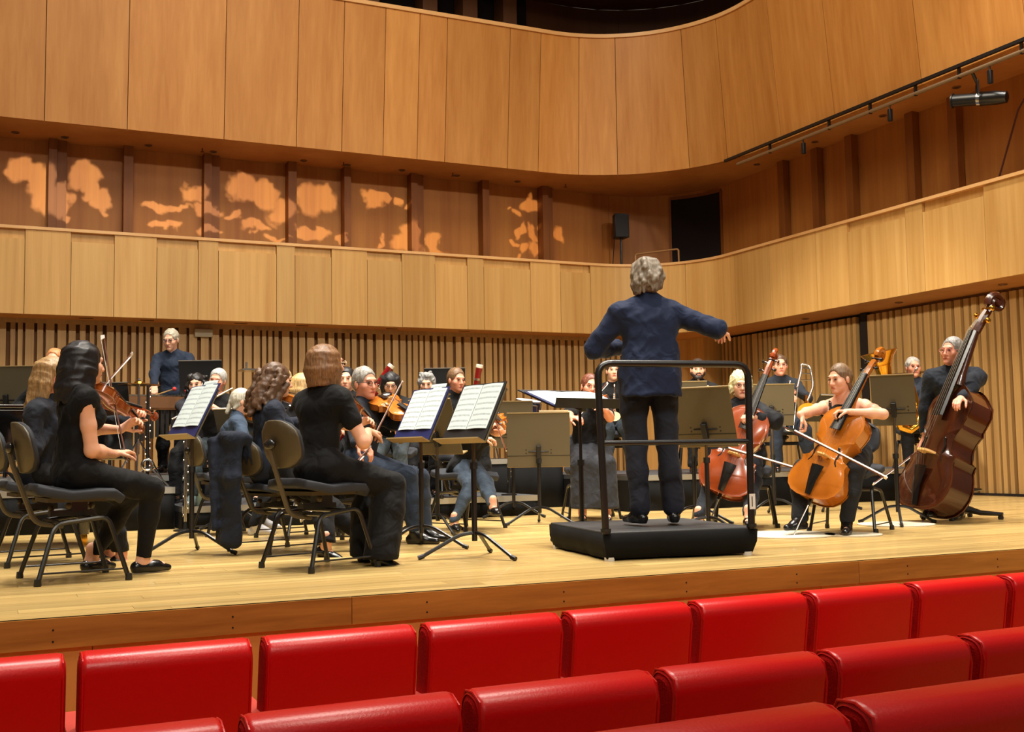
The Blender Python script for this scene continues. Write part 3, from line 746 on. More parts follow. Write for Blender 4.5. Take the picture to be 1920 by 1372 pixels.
    if endpin:
        MB().tube([(0, .03*L, 0), (0, -.05*L, 0)], [.022*L, .016*L], 8).build('end_button', m_ebony, o)
        MB().tube([(0, -.04*L, 0), (0, -endpin, 0)], .006, 7).build('endpin', m_silver, o)
    return o
def make_bow(label, L=.735, cat='bow', fat=1.0):
    """frog at origin, tip at +Y, hair on -Z side"""
    o = tag(empty('bow'), label, cat, 'bows')
    MB().tube([(0, -.02, 0), (0, .1*L, -.001), (0, .5*L, -.010), (0, .9*L, -.003), (0, L, .003)], [.0048*fat, .0048*fat, .0042*fat, .0038*fat, .0034*fat], 7).build('stick', m_bowstick, o)
    MB().box(-.0045*fat, .0045*fat, .03, L-.012, -.0185*fat, -.0170*fat).build('hair', m_horse, o, False)
    MB().box(-.007*fat, .007*fat, .005, .05, -.02*fat, -.003).build('frog', m_ebony, o, True, .002)
    MB().prism([(L-.022, -.02*fat), (L+.006, -.016*fat), (L+.004, .004), (L-.014, .004)], -.004*fat, .004*fat, Matrix(((0, 0, 1, 0), (1, 0, 0, 0), (0, 1, 0, 0), (0, 0, 0, 1)))).build('tip', m_horse, o)
    MB().tube([(0, -.035, 0), (0, -.018, 0)], .005*fat, 7).build('screw', m_silver, o)
    return o
def orient(o, origin, ydir, zhint):
    y = Vector(ydir).normalized(); z = Vector(zhint); z = (z-y*z.dot(y)).normalized(); x = y.cross(z)
    m = Matrix.Identity(4)
    for i in range(3): m[i][0], m[i][1], m[i][2], m[i][3] = x[i], y[i], z[i], origin[i]
    o.matrix_world = m; return o

# ------------------------------------------------------------------ podium, platforms, piano, percussion
def platform(x0, x1, y0, y1, z0, z1, label, front_edge=True):
    o = tag(empty('platform', ((x0+x1)/2, y0, z0)), label, 'platform', 'black stage platforms'); cx_ = (x0+x1)/2
    MB().box(x0-cx_, x1-cx_, 0, y1-y0, z1-z0-.05, z1-z0).build('deck', m_ptop, o, False)
    MB().box(x0-cx_-.004, x1-cx_+.004, -.012, .0, z1-z0-.055, z1-z0+.002).build('edge_strip', m_edge if front_edge else m_black, o, False)
    mb = MB(); n = int((x1-x0)*14)
    for i in range(n+1):
        x = x0-cx_+(x1-x0)*i/n; d = .012*sin(i*2.1)+.008*sin(i*.77)
        mb.v += [(x, -.005, z1-z0-.05), (x, .0+d, 0.002)]
    mb.f = [(2*i, 2*i+1, 2*i+3, 2*i+2) for i in range(n)]; o2 = mb.build('skirt', m_skirt, o)
    o2.modifiers.new('thick', 'SOLIDIFY').thickness = .004
    for s, xx in ((-1, x0-cx_), (1, x1-cx_)): MB().box(xx-.004, xx+.004, .01, y1-y0, 0.002, z1-z0-.05).build('side_skirt', m_skirt, o, False)
    return o
platform(-2.2, 1.52, 10.35, 12.0, 0, .37, 'tall black platform at far left behind the violins')
platform(1.56, 2.92, 10.15, 12.0, 0, .2, 'low black platform under the flutist and oboist')
platform(2.94, 5.05, 10.15, 11.42, 0, .2, 'low black platform under the bassoon players in the middle')
platform(-2.2, 2.9, 12.05, 14.4, 0, .45, 'high rear black platform under the vibraphone')
platform(2.95, 6.0, 11.46, 14.4, 0, .56, 'high black platform behind the bassoons')
platform(6.02, 10.7, 10.02, 13.0, 0, .37, 'black platform with silver edge under the brass players')
pod = tag(empty('conductor_podium', (3.2, 5.6, 0), RAD(-9)), 'black skirted conductor podium with a steel guard rail', 'podium')
PW, PD_, PH = .95, 1.02, .165
MB().box(0, PW, 0, PD_, PH-.035, PH).build('deck', mat('podium_top', (52, 54, 56), .55, bump=.3, bscale=200), pod, True, .006)
per = [(0, PD_), (0, 0), (PW, 0), (PW, PD_)]; mb = MB(); k = 0
for (ax, ay), (bx_, by_) in zip(per, per[1:]+per[:1]):
    for i in range(14):
        t = i/14; d = .010*sin(k*1.9)+.012*sin(k*.6); k += 1
        x, y = ax+(bx_-ax)*t, ay+(by_-ay)*t; ox, oy = (x-PW/2)/PW, (y-PD_/2)/PD_
        mb.v += [(x+ox*.012, y+oy*.012, PH-.012), (x+ox*(.01+d*.6), y+oy*(.01+d*.6), PH*.5), (x+ox*(d-.03), y+oy*(d-.03), .012)]
n = len(mb.v)//3
for i in range(n):
    j = (i+1) % n
    for q in range(2): mb.f.append((i*3+q, i*3+q+1, j*3+q+1, j*3+q))
sk = mb.build('skirt', m_skirt, pod); sk.modifiers.new('thick', 'SOLIDIFY').thickness = .005
for x, y in ((.03, .03), (PW-.05, .03), (.03, PD_-.05), (PW-.05, PD_-.05)): MB().lathe([(.03, 0), (.03, .02)], 10, Matrix.Translation((x, y, 0))).build('foot', mat('white_rubber', (210, 206, 196), .6), pod)
MB().tube(bend([(.0, -.0, PH-.01), (-.03, .0, 1.13), (PW-.02, .0, 1.13), (PW-.03, .0, PH-.01)], .09, 6), .021, 12).build('guard_rail', m_blackmetal, pod)
MB().tube([(-.02, 0, .67), (PW-.025, 0, .67)], .016, 10).build('middle_rail', m_blackmetal, pod)
lb = MB().box(PW-.05, PW-.012, -.024, -.0215, .27, .36).build('rail_sticker', mat('white_sticker', (210, 208, 204), .6), pod, False)
MB().box(PW-.036, PW-.03, -.0245, -.024, .285, .345).build('sticker_mark', m_black, lb, False)
for x in (.0, PW-.03): MB().lathe([(.03, PH), (.03, PH+.02)], 12, Matrix.Translation((x, 0, 0))).build('socket', m_black, pod)

pi_ = tag(empty('grand_piano', (-.35, 9.0, 0)), 'black grand piano at the far left behind the violins', 'piano')
m_piano = mat('piano_lacquer', (8, 8, 9), .08, 0, .6, coat=.8)
pp = [(-1.0, -.6), (.95, -.6), (1.25, -.45), (1.35, -.1), (1.2, .25), (.7, .42), (.2, .75), (-.5, .85), (-1.0, .85)]
MB().prism(pp, .62, .98).build('case', m_piano, pi_, True, .01)
MB().prism([(x*1.01, y*1.02) for x, y in pp], .985, 1.01).build('lid', m_piano, pi_, True, .006)
MB().box(-1.2, -1.0, -.55, .8, .62, .78).build('key_bed', m_piano, pi_, True, .01)
for x, y in ((-.85, -.4), (-.85, .65), (1.0, -.15)):
    MB().tube([(x, y, .62), (x, y, .08)], [.075, .045], 10).build('leg', m_piano, pi_); MB().lathe([(.03, 0), (.035, .04), (.03, .08)], 10, Matrix.Translation((x, y, 0))).build('caster', m_brass, pi_)
MB().box(-.95, -.85, .0, .3, .12, .62).build('pedal_lyre', m_piano, pi_, True, .01)
MB().box(-.6, -.3, -.35, .35, 1.012, 1.16).build('music_desk', m_piano, pi_, False).rotation_euler = (0, 0, 0)

def cymbal(x, y, z0, h, r, label):
    o = tag(empty('cymbal_stand', (x, y, z0)), label, 'cymbal', 'cymbals')
    MB().lathe([(.01, h+.02), (r*.22, h+.018), (r*.26, h+.006), (r, h-.012), (r, h-.015), (r*.25, h+.002), (.01, h+.012)], 28, cap=False).build('cymbal', m_brass, o)
    MB().tube([(0, 0, .3), (0, 0, h+.05)], .011, 8).build('pole', m_chrome, o)
    for k in range(3):
        q = RAD(20+120*k); MB().tube([(0, 0, .45), (.28*cos(q), .28*sin(q), .01)], .009, 6).build('leg', m_chrome, o)
    MB().lathe([(.015, h+.02), (.018, h+.035), (.008, h+.05)], 8).build('wing_nut', m_chrome, o)
    return o
cymbal(1.32, 11.3, .37, .98, .2, 'brass cymbal on a stand beside the vibraphone at left')
cymbal(3.95, 12.4, .56, .9, .2, 'thin brass cymbal on a stand behind the grey haired violist')
vb = tag(empty('vibraphone', (1.5, 12.25, .45)), 'vibraphone with a wooden frame before the standing percussionist', 'vibraphone')
vb.scale = (1, 1, 1.18)
fr = wood('vibe_frame', (96, 60, 30), (128, 84, 46), .4, (2, 12, 12), .02)
MB().box(-.75, .85, -.02, .02, .60, .70).build('front_rail', fr, vb, False); MB().box(-.75, .85, .48, .52, .60, .70).build('rear_rail', fr, vb, False)
for x in (-.75, .85): MB().box(x-.03, x+.03, -.02, .52, .58, .7).build('end_block', fr, vb, False); MB().tube([(x, .0, 0), (x, .25, .58)], .02, 8).build('leg', m_blackmetal, vb); MB().tube([(x, .5, 0), (x, .25, .58)], .02, 8).build('leg', m_blackmetal, vb)
for i in range(30):
    x = -.70+i*.052; MB().box(x-.021, x+.021, .01, .34-.004*i, .705, .72).build('bar', m_silver, vb, False)
    MB().tube([(x, .12, .58), (x, .12, .15+.012*i)], .019, 8).build('resonator', mat('resonator_grey', (96, 98, 100), .35, .7), vb)
def drum(x, y, z, r, h, label, tilt=0, m=None, col=(20, 30, 70)):
    o = tag(empty('drum', (x, y, z)), label, 'drum', 'drum kit'); o.rotation_euler = (RAD(tilt), 0, RAD(20))
    MB().lathe([(r, 0), (r, h)], 22, cap=False).build('shell', mat('drum_shell_blue', col, .25, .2, coat=.5), o)
    MB().lathe([(.01, h+.002), (r*.98, h+.002), (r*.98, h-.004), (.01, h-.004)], 22).build('head', mat('drum_head', (220, 224, 226), .5), o)
    for zz in (0.01, h-.01): MB().tube(arc((0, 0, zz), r+.006, 0, 345, 23), .007, 6, True).build('hoop', m_chrome, o)
    for k in range(6):
        q = RAD(60*k); MB().tube([((r+.012)*cos(q), (r+.012)*sin(q), .02), ((r+.012)*cos(q), (r+.012)*sin(q), h-.02)], .006, 5).build('lug', m_chrome, o)
    for k in range(3):
        q = RAD(120*k+10); MB().tube([(r*.5*cos(q), r*.5*sin(q), 0), (r*1.1*cos(q), r*1.1*sin(q), -(z-.56))], .009, 5).build('leg', m_chrome, o)
    return o
drum(5.62, 11.7, 1.03, .16, .14, 'blue and chrome snare drum behind the music stands in the middle')
drum(5.8, 11.98, 1.07, .15, .18, 'blue and chrome tom drum beside the snare drum', 12)
drum(5.5, 12.45, .95, .2, .2, 'larger blue drum behind the snare and tom')
def key_stick(name, x, y, z0, h, label, mt, r=.011, base=.1, cat='flute'):
    o = tag(empty(name, (x, y, z0)), label, cat, 'wind instruments on stands')
    MB().lathe([(base, 0), (base, .012), (.02, .02), (.012, .09)], 14).build('stand_base', m_blackmetal, o)
    MB().tube([(0, 0, .08), (0, 0, h*.5), (0, 0, h)], [r*1.1, r, r*.95], 10).build('tube', mt, o)
    for i in range(int(h/.055)):
        zz = .14+i*.052
        if zz > h-.05: break
        s = 1 if i % 3 else -1
        MB().lathe([(.010, 0), (.010, .006)], 8, Matrix.Translation((s*(r+.002), -.006, zz)) @ Matrix.Rotation(s*pi/2, 4, 'Y')).tube([(s*(r+.006), 0, zz-.02), (s*(r+.006), 0, zz+.03)], .0025, 5).build('key', m_silver, o)
    return o
key_stick('bass_flute', 1.56, 10.0, 0, .93, 'tall silver bass flute upright on a floor stand', m_silver, .014)
o = key_stick('alto_clarinet', 1.32, 10.62, .37, .92, 'tall dark clarinet with silver keys upright on a tripod stand', m_blackmetal, .014, .05, 'clarinet')
for k in range(3):
    q = RAD(90+120*k); MB().tube([(0, 0, .2), (.2*cos(q), .2*sin(q), .01)], .008, 6).build('tripod_leg', m_silver, o)
MB().tube(arc((0, -.02, .2), .05, 0, 340, 14, (1, 0, 0), (0, 0, 1)), .012, 7).build('bell_ring', m_silver, o)
key_stick('clarinet', 4.8, 10.35, .2, .52, 'clarinet with silver keys on a peg by the middle stands', m_blackmetal, .013, .08, 'clarinet')
key_stick('clarinet', 3.4, 10.3, .2, .5, 'clarinet upright behind the two open music stands', m_blackmetal, .013, .08, 'clarinet')
b = tag(empty('water_bottle', (1.72, 10.32, .2)), 'pale green plastic water bottle on the low platform', 'bottle')
MB().lathe([(.028, 0), (.033, .01), (.033, .14), (.013, .18), (.013, .2)], 14).build('bottle', mat('bottle_plastic', (170, 190, 160), .2, 0, .5), b); MB().lathe([(.015, .2), (.015, .22)], 10).build('cap', mat('bottle_cap', (200, 220, 220), .4), b)
scr = tag(empty('acrylic_screen', (4.35, 12.0, .56)), 'clear acrylic sound screen behind the bassoon players', 'screen')
MB().box(-.55, .55, -.003, .003, .1, 1.1).build('pane', mat('acrylic', (250, 250, 250), .02, 0, .5, trans=1), scr, False)
for x in (-.45, .45): MB().box(x-.02, x+.02, -.15, .15, 0, .1).build('foot', m_black, scr, False)
tb = tag(empty('effects_table', (2.75, 12.5, .56)), 'narrow black tray with small chrome fittings behind the curly haired violinist', 'tray table')
MB().box(-.22, .22, -.15, .15, 1.02, 1.04).build('tray', m_silver, tb, False); MB().tube([(0, 0, 0.02), (0, 0, 1.02)], .013, 8).build('pole', m_chrome, tb); MB().lathe([(.16, 0), (.16, .02)], 14).build('base', m_black, tb)
for x in (-.15, .12): MB().tube([(x, 0, 1.04), (x, 0, 1.12)], .012, 6).build('fitting', m_chrome, tb)
# ------------------------------------------------------------------ smooth solids for people
_EDG = [((0,0,0),(1,0,0)),((0,1,0),(1,1,0)),((0,0,1),(1,0,1)),((0,1,1),(1,1,1)),((0,0,0),(0,1,0)),((1,0,0),(1,1,0)),((0,0,1),(0,1,1)),((1,0,1),(1,1,1)),((0,0,0),(0,0,1)),((1,0,0),(1,0,1)),((0,1,0),(0,1,1)),((1,1,0),(1,1,1))]
class Blend:
    """list of soft shapes melted into one continuous surface"""
    def __init__(s): s.p = []
    def cone(s, a, b, ra, rb=None, k=.02, ax=None, st=1.0, sub=False):
        s.p.append(('c', np.array(a, float), np.array(b, float), ra, ra if rb is None else rb, k, None if ax is None else np.array(ax, float), st, sub)); return s
    def ell(s, c, r, R=None, k=.02, sub=False):
        s.p.append(('e', np.array(c, float), np.array(r, float), np.eye(3) if R is None else np.array(R, float), k, sub)); return s
    def cut(s, n, d, k=.01):
        s.p.append(('p', np.array(n, float), d, k)); return s
    def mesh(s, h, disp=None):
        lo, hi = np.full(3, 9.), np.full(3, -9.)
        for q in s.p:
            if q[0] == 'c' and not q[8]:
                m = max(q[3], q[4])*max(1, q[7])
                lo = np.minimum(lo, np.minimum(q[1], q[2])-m); hi = np.maximum(hi, np.maximum(q[1], q[2])+m)
            if q[0] == 'e' and not q[5]: lo = np.minimum(lo, q[1]-q[2].max()); hi = np.maximum(hi, q[1]+q[2].max())
        lo -= .02+3*h; hi += .02+3*h
        n = np.ceil((hi-lo)/h).astype(int)+1
        A = [(lo[i]+h*np.arange(n[i])).astype(np.float32) for i in range(3)]
        D = np.full(n, .5, np.float32)
        for q in s.p:
            if q[0] == 'p':
                d = q[1][0]*A[0][:, None, None]+q[1][1]*A[1][None, :, None]+q[1][2]*A[2][None, None, :]-q[2]
                D = np.maximum(D, d.astype(np.float32)); continue
            if q[0] == 'c': m = max(q[3], q[4])*max(1, q[7]); l_, h_ = np.minimum(q[1], q[2])-m, np.maximum(q[1], q[2])+m; k = q[5]; sub = q[8]
            else: l_, h_ = q[1]-q[2].max(), q[1]+q[2].max(); k = q[4]; sub = q[5]
            mg = k+2.5*h
            sl = tuple(slice(max(0, int((l_[i]-mg-lo[i])/h)), max(0, min(n[i], int((h_[i]+mg-lo[i])/h)+2))) for i in range(3))
            X, Y, Z = A[0][sl[0]][:, None, None], A[1][sl[1]][None, :, None], A[2][sl[2]][None, None, :]
            if X.size*Y.size*Z.size == 0: continue
            if q[0] == 'c':
                a, b = q[1], q[2]
                px, py, pz = X-a[0], Y-a[1], Z-a[2]; ba = b-a
                if q[6] is not None:
                    u = q[6]/np.linalg.norm(q[6]); f = 1/q[7]-1
                    t = (px*u[0]+py*u[1]+pz*u[2])*f; px, py, pz = px+t*u[0], py+t*u[1], pz+t*u[2]; ba = ba+u*(ba@u)*f
                t = np.clip((px*ba[0]+py*ba[1]+pz*ba[2])/max(ba@ba, 1e-9), 0, 1)
                d = np.sqrt((px-t*ba[0])**2+(py-t*ba[1])**2+(pz-t*ba[2])**2)-(q[3]+(q[4]-q[3])*t)
            else:
                c, r, R = q[1], q[2], q[3]
                px, py, pz = X-c[0], Y-c[1], Z-c[2]
                w = [(px*R[0, i]+py*R[1, i]+pz*R[2, i])/r[i] for i in range(3)]
                k0 = np.sqrt(w[0]**2+w[1]**2+w[2]**2); k1 = np.sqrt((w[0]/r[0])**2+(w[1]/r[1])**2+(w[2]/r[2])**2)
                d = k0*(k0-1)/np.maximum(k1, 1e-6)
            B = D[sl]
            if sub:
                g = np.clip(.5-.5*(B+d)/k, 0, 1); D[sl] = B*(1-g)-d*g+k*g*(1-g)
            else:
                g = np.clip(.5+.5*(B-d)/k, 0, 1); D[sl] = B*(1-g)+d*g-k*g*(1-g)
        if disp is not None: D = D+disp(A[0][:, None, None], A[1][None, :, None], A[2][None, None, :]).astype(np.float32)
        I = D < 0
        c = sum(I[i:n[0]-1+i, j:n[1]-1+j, k:n[2]-1+k].astype(np.int8) for i in (0, 1) for j in (0, 1) for k in (0, 1))
        ci, cj, ck = np.nonzero((c > 0) & (c < 8))
        acc = np.zeros((len(ci), 3)); cnt = np.zeros(len(ci))
        for o0, o1 in _EDG:
            d0 = D[ci+o0[0], cj+o0[1], ck+o0[2]]; d1 = D[ci+o1[0], cj+o1[1], ck+o1[2]]
            m = (d0 < 0) != (d1 < 0); t = np.where(m, d0/np.where(m, d0-d1, 1), 0)
            for x in range(3): acc[:, x] += m*(o0[x]+t*(o1[x]-o0[x]))
            cnt += m
        V = lo+h*(np.stack([ci, cj, ck], 1)+acc/cnt[:, None])
        idx = np.full(c.shape, -1, np.int32); idx[ci, cj, ck] = np.arange(len(ci))
        Q = []
        for ax in range(3):
            u, v = (ax+1) % 3, (ax+2) % 3
            s0 = [slice(1, -1)]*3; s1 = [slice(1, -1)]*3
            s0[ax] = slice(0, n[ax]-1); s1[ax] = slice(1, n[ax])
            a_, b_ = I[tuple(s0)], I[tuple(s1)]
            e = np.stack(np.nonzero(a_ != b_), 1)
            if not len(e): continue
            ins = a_[tuple(e.T)]
            e = e+np.array([0 if x == ax else 1 for x in range(3)])
            du = np.eye(3, dtype=int)[u]; dv = np.eye(3, dtype=int)[v]
            f = np.stack([idx[tuple((e-o).T)] for o in (du+dv, dv, du*0, du)], 1)
            f[~ins] = f[~ins][:, ::-1]; Q.append(f)
        F = np.concatenate(Q); F = F[(F >= 0).all(1)]
        return V.astype(np.float32), F
def np_mesh(name, parts, mt):
    V = np.concatenate([p[0] for p in parts]); o = 0; Fs = []
    for v, f in parts: Fs.append(f+o); o += len(v)
    F = np.concatenate(Fs).astype(np.int32)
    me = bpy.data.meshes.new(name); me.vertices.add(len(V)); me.vertices.foreach_set('co', V.ravel())
    me.loops.add(F.size); me.loops.foreach_set('vertex_index', F.ravel())
    me.polygons.add(len(F)); me.polygons.foreach_set('loop_start', np.arange(0, F.size, 4, dtype=np.int32))
    me.polygons.foreach_set('use_smooth', np.ones(len(F), bool))
    me.materials.append(mt); me.update(calc_edges=True); me.validate(); return me
def folds(seed, amp, f=16):
    rs = np.random.RandomState(seed); ds = [(rs.normal(size=3)*f*s, rs.rand()*6, amp/s) for s in (.5, 1, 1.6, 2.3)]
    def g(X, Y, Z):
        r = 0
        for w, p, a in ds: r = r+a*(.75*np.abs(np.sin(.5*(w[0]*X+w[1]*Y+w[2]*Z)+p+1.1*np.sin(w[1]*X*.4-w[0]*Z*.5+w[2]*Y*.4+p)))-.45)
        return r
    return g
def ik(a, b, l1, l2, pole):
    d = b-a; L = min(max(d.length, abs(l1-l2)+.02), (l1+l2)*.997); n = d.normalized(); e = a+n*L
    x = (l1*l1-l2*l2+L*L)/(2*L); hh = sqrt(max(l1*l1-x*x, 0)); p = Vector(pole); p = (p-n*p.dot(n)).normalized()
    return a+n*x+p*hh, e
m_eye = mat('eye', (40, 26, 20), .2)
m_lips = mat('lips', (176, 86, 78), .45)
SKINS = {'fair': (224, 168, 138), 'pale': (232, 184, 156), 'tan': (206, 150, 112), 'rosy': (220, 150, 122)}
def skin(k): return mat('skin_'+k, SKINS[k], .5, 0, .4, var=.07, bscale=25)
def cloth(col, rough=.8):
    nme = 'cloth_%d_%d_%d' % col
    if nme in MATS: return MATS[nme]
    m = mat(nme, col, rough, 0, .22, sheen=.03); n, l = m.node_tree.nodes, m.node_tree.links
    tc = n.new('ShaderNodeTexCoord'); a = n.new('ShaderNodeTexNoise'); a.inputs['Scale'].default_value = 9; a.inputs['Detail'].default_value = 2; a.inputs['Distortion'].default_value = .8
    b = n.new('ShaderNodeTexNoise'); b.inputs['Scale'].default_value = 260
    for q in (a, b): l.new(tc.outputs['Object'], q.inputs['Vector'])
    b1 = n.new('ShaderNodeBump'); b1.inputs['Strength'].default_value = .4; b1.inputs['Distance'].default_value = .05; l.new(a.outputs['Fac'], b1.inputs['Height'])
    b2 = n.new('ShaderNodeBump'); b2.inputs['Strength'].default_value = .2; b2.inputs['Distance'].default_value = .003; l.new(b.outputs['Fac'], b2.inputs['Height']); l.new(b1.outputs[0], b2.inputs['Normal'])
    l.new(b2.outputs[0], n['Principled BSDF'].inputs['Normal'])
    return m
def hairmat(col):
    nme = 'hair_%d_%d_%d' % col
    if nme in MATS: return MATS[nme]
    m = wood(nme, tuple(v*.55 for v in col), tuple(min(255, v*1.2) for v in col), .5, (150, 150, 9), .0, streak=.8); return m
BLK, BLK2, NAVY = (12, 12, 14), (26, 27, 31), (36, 44, 64)
def hand(B, w, f, n, side, sc, curl, k=.006, spread=1.0):
    """palm, four jointed fingers of unequal length and a thumb from the side of the palm; side=+1 thumb towards +s"""
    f = f.normalized(); n = (n-f*n.dot(f)).normalized(); s = f.cross(n)*side
    for i, (off, ln) in enumerate(((.026, .072), (.009, .080), (-.009, .075), (-.025, .058))):
        kn = w+f*(.088-.004*abs(i-1))*sc+s*off*sc*spread
        B.cone(w+s*off*.55*sc, kn, .0135*sc, .0105*sc, k*1.6)
        d = f.copy(); p = kn
        for j, (fr_, c) in enumerate(((.46, .9), (.31, 1.2), (.23, .8))):
            d = (Matrix.Rotation(curl*c*(1+.06*i), 3, f.cross(n)) @ d)
            e = p+d*ln*fr_*sc*1.08; B.cone(p, e, (.0095-.0012*j)*sc, (.0088-.0013*j)*sc, k*.5); p = e
    t0 = w+f*.022*sc+s*.020*sc; d = (f*.62+s*.72+n*.35).normalized(); t1 = t0+d*.046*sc
    B.cone(t0, t1, .0145*sc, .0105*sc, k); d = (f*.9+s*.15+n*(.3+.5*curl)).normalized(); t2 = t1+d*.032*sc; B.cone(t1, t2, .0105*sc, .009*sc, k*.6)
    B.cone(t2, t2+(d+n*.4*curl).normalized()*.024*sc, .0092*sc, .0075*sc, k*.6)
NP = [0]
def person(label, pos, a, seat=.47, sc=1.0, man=False, lean=6, twist=0, side=0, head=(0, 0, 0), rh=None, lh=None, rpole=(1, -.3, -.7), lpole=(-1, -.3, -.7),
           rf=None, lf=None, hair='short', hcol=(60, 40, 28), skn='fair', top='long', tcol=BLK, bottom='trousers', bcol=BLK, shoes='flat', scol=(14, 14, 15), glasses=None,
           curl=(.5, .5), hdir=(None, None), hnrm=(None, None), fine=True, stand_h=None, bust=None, beard=None, belly=0, body_w=1.0, rpal=1, lpal=1, open_collar=None, hem=0, knee=(0, 0)):
    NP[0] += 1; sd = NP[0]
    root = tag(empty('person', pos, RAD(a-90)), label, 'person')
    bpy.context.view_layer.update(); inv = root.matrix_world.inverted()
    loc = lambda p: inv @ Vector(p)
    V = Vector
    TL, SHW, UA, FA, TH, SH = .44*sc, (.175 if man else .155)*sc, .275*sc, .245*sc, .41*sc, .40*sc
    pz = seat+.095*sc if seat else (TH+SH+.10)
    P = V((0, 0, pz)); t = V((sin(RAD(side)), sin(RAD(lean)), cos(RAD(lean)))).normalized()
    N = P+t*TL; lat = (Matrix.Rotation(RAD(twist), 3, 'Z') @ V((1, 0, 0))); lat = (lat-t*lat.dot(t)).normalized(); fwd = t.cross(lat)
    fwd = -fwd if fwd.dot(V((0, 1, 0))) < 0 and abs(twist) < 80 else fwd
    SR, SL_ = N-t*.055*sc+lat*SHW, N-t*.055*sc-lat*SHW
    Rh = Matrix.Rotation(RAD(head[0]), 3, 'Z') @ Matrix.Rotation(RAD(head[1]), 3, 'X') @ Matrix.Rotation(RAD(head[2]), 3, 'Y')
    hf = Rh @ V((0, 1, 0)); hu = Rh @ V((0, 0, 1))
    Hc = N+t*.075*sc+hu*.085*sc+V((hf.x, hf.y, 0))*.02*sc
    HS = sc*(1.0 if man else .95)
    hp = lambda x, y, z: Hc+Rh @ (V((x, y, z))*HS)
    rt_ = loc(rh) if rh is not None else V((.2, .25, pz+.12)); lt_ = loc(lh) if lh is not None else V((-.2, .25, pz+.12))
    ER, WR = ik(SR, rt_, UA, FA, rpole); EL, WL = ik(SL_, lt_, UA, FA, lpole)
    HR, HL = P+V((.088*sc, .02, -.01)), P+V((-.088*sc, .02, -.01))
    heel = .05 if shoes == 'heel' else 0
    if seat: dr, dl_ = V((.11, .46, .08+heel)), V((-.11, .46, .08+heel))
    else: dr, dl_ = V((.11, .0, .08)), V((-.11, .0, .08))
    AR = loc(rf) if rf is not None else dr; AL = loc(lf) if lf is not None else dl_
    kp = lambda kx: V((kx, 1, .5))
    KR, AR = ik(HR, AR, TH, SH, kp(.05+knee[0])); KL, AL = ik(HL, AL, TH, SH, kp(-.05+knee[1]))
    toe = lambda A, K: V(((A-K).x*.0+(K-HR).x*.15, 1, 0))
    def footdir(K, H): 
        d = V(((K-H).x, (K-H).y, 0)); return d.normalized() if d.length > .12 else V((0, 1, 0))
    FR, FL = footdir(KR, HR), footdir(KL, HL)
    if not seat: FR, FL = V((.25, 1, 0)).normalized(), V((-.25, 1, 0)).normalized()
    hb, hc, hh_, ha = (.013, .0095, .0048, .0055) if fine else (.018, .015, .0068, .0085)
    sm = skin(skn); bw = body_w*(1.07 if man else 1.0)
    # ---- body: trunk and legs
    def trunk(B, g, k=.03, z0=0):
        B.cone(P+t*.0, P+t*.17*sc, (.104+belly*.4)*sc*bw+g, (.094+belly)*sc*bw+g, k, lat, 1.26)
        B.cone(P+t*.17*sc, P+t*.31*sc, (.094+belly)*sc*bw+g, (.104)*sc*bw+g, k, lat, 1.30)
        B.cone(N-t*.10*sc-lat*SHW*.62, N-t*.10*sc+lat*SHW*.62, .072*sc+g, None, k)
        B.cone(SR-lat*.03, SL_+lat*.03, .052*sc+g, None, k)
        for s_ in (SR, SL_): B.cone(N+t*.02*sc, s_, .042*sc+g, .046*sc+g, k)
        if not man if bust is None else bust:
            for s_ in (-1, 1): B.ell(P+t*.29*sc+lat*s_*.068*sc+fwd*.082*sc, (.050*sc+g, .046*sc+g, .052*sc+g), None, k)
        B.cone(HR, HL, .086*sc+g, None, k)
    def legs(B, g, k=.02, ga=None, end=1.0):
        ga = g if ga is None else ga
        for H_, K, A in ((HR, KR, AR), (HL, KL, AL)):
            B.cone(H_, K, .082*sc*bw+g, .057*sc+g, k)
            B.cone(K, K+(A-K)*.4, .055*sc+g, .052*sc+(g*.5+ga*.5), k); B.cone(K+(A-K)*.4, K+(A-K)*end, .052*sc+(g*.5+ga*.5), .036*sc+ga, k)
    B = Blend(); trunk(B, -.004); legs(B, -.004)
    B.cone(N-t*.03, N+t*.06*sc, .06*sc, .052*sc, .03)
    for A, d in ((AR, FR), (AL, FL)): B.cone(A-V((0, 0, .03+heel*.2))-d*.02, A+d*(.11 if not heel else .09)*sc-V((0, 0, .045+heel*.9)), .030*sc, (.024 if not heel else .015)*sc, .02); B.cone(A+V((0, 0, .05)), A-V((0, 0, .02)), .034*sc, .033*sc, .015)
    parts = [B.mesh(hb)]
    # ---- arms with hands
    for S_, E_, W_, sgn, i in ((SR, ER, WR, 1, 0), (SL_, EL, WL, -1, 1)):
        B = Blend(); c_ = .011 if top in ('long', 'jacket', 'loose') else 0
        B.cone(S_, S_+(E_-S_)*.5, .047*sc*bw-c_, .045*sc*bw-c_, .02); B.cone(S_+(E_-S_)*.5, E_, .044*sc*bw-c_, .037*sc-c_, .02); B.cone(E_, E_+(W_-E_)*.35, .038*sc-c_, .040*sc-c_, .02); B.cone(E_+(W_-E_)*.35, W_, .039*sc-c_, .0235*sc-c_*.1, .02)
        ax_ = (S_-N).normalized(); B.cone(N-t*.06*sc+ax_*.06, S_, .05*sc, .05*sc, .03)
        fd = (W_-E_).normalized()
        if hdir[i] is not None: fd = (root.matrix_world.to_3x3().inverted() @ V(hdir[i])).normalized()
        nn = V((0, 0, -1)) if hnrm[i] is None else root.matrix_world.to_3x3().inverted() @ V(hnrm[i])
        if abs(nn.normalized().dot(fd)) > .95: nn = V((0, 1, 0))
        B.cone(W_, W_+fd*.03*sc, .023*sc, .021*sc, .012)
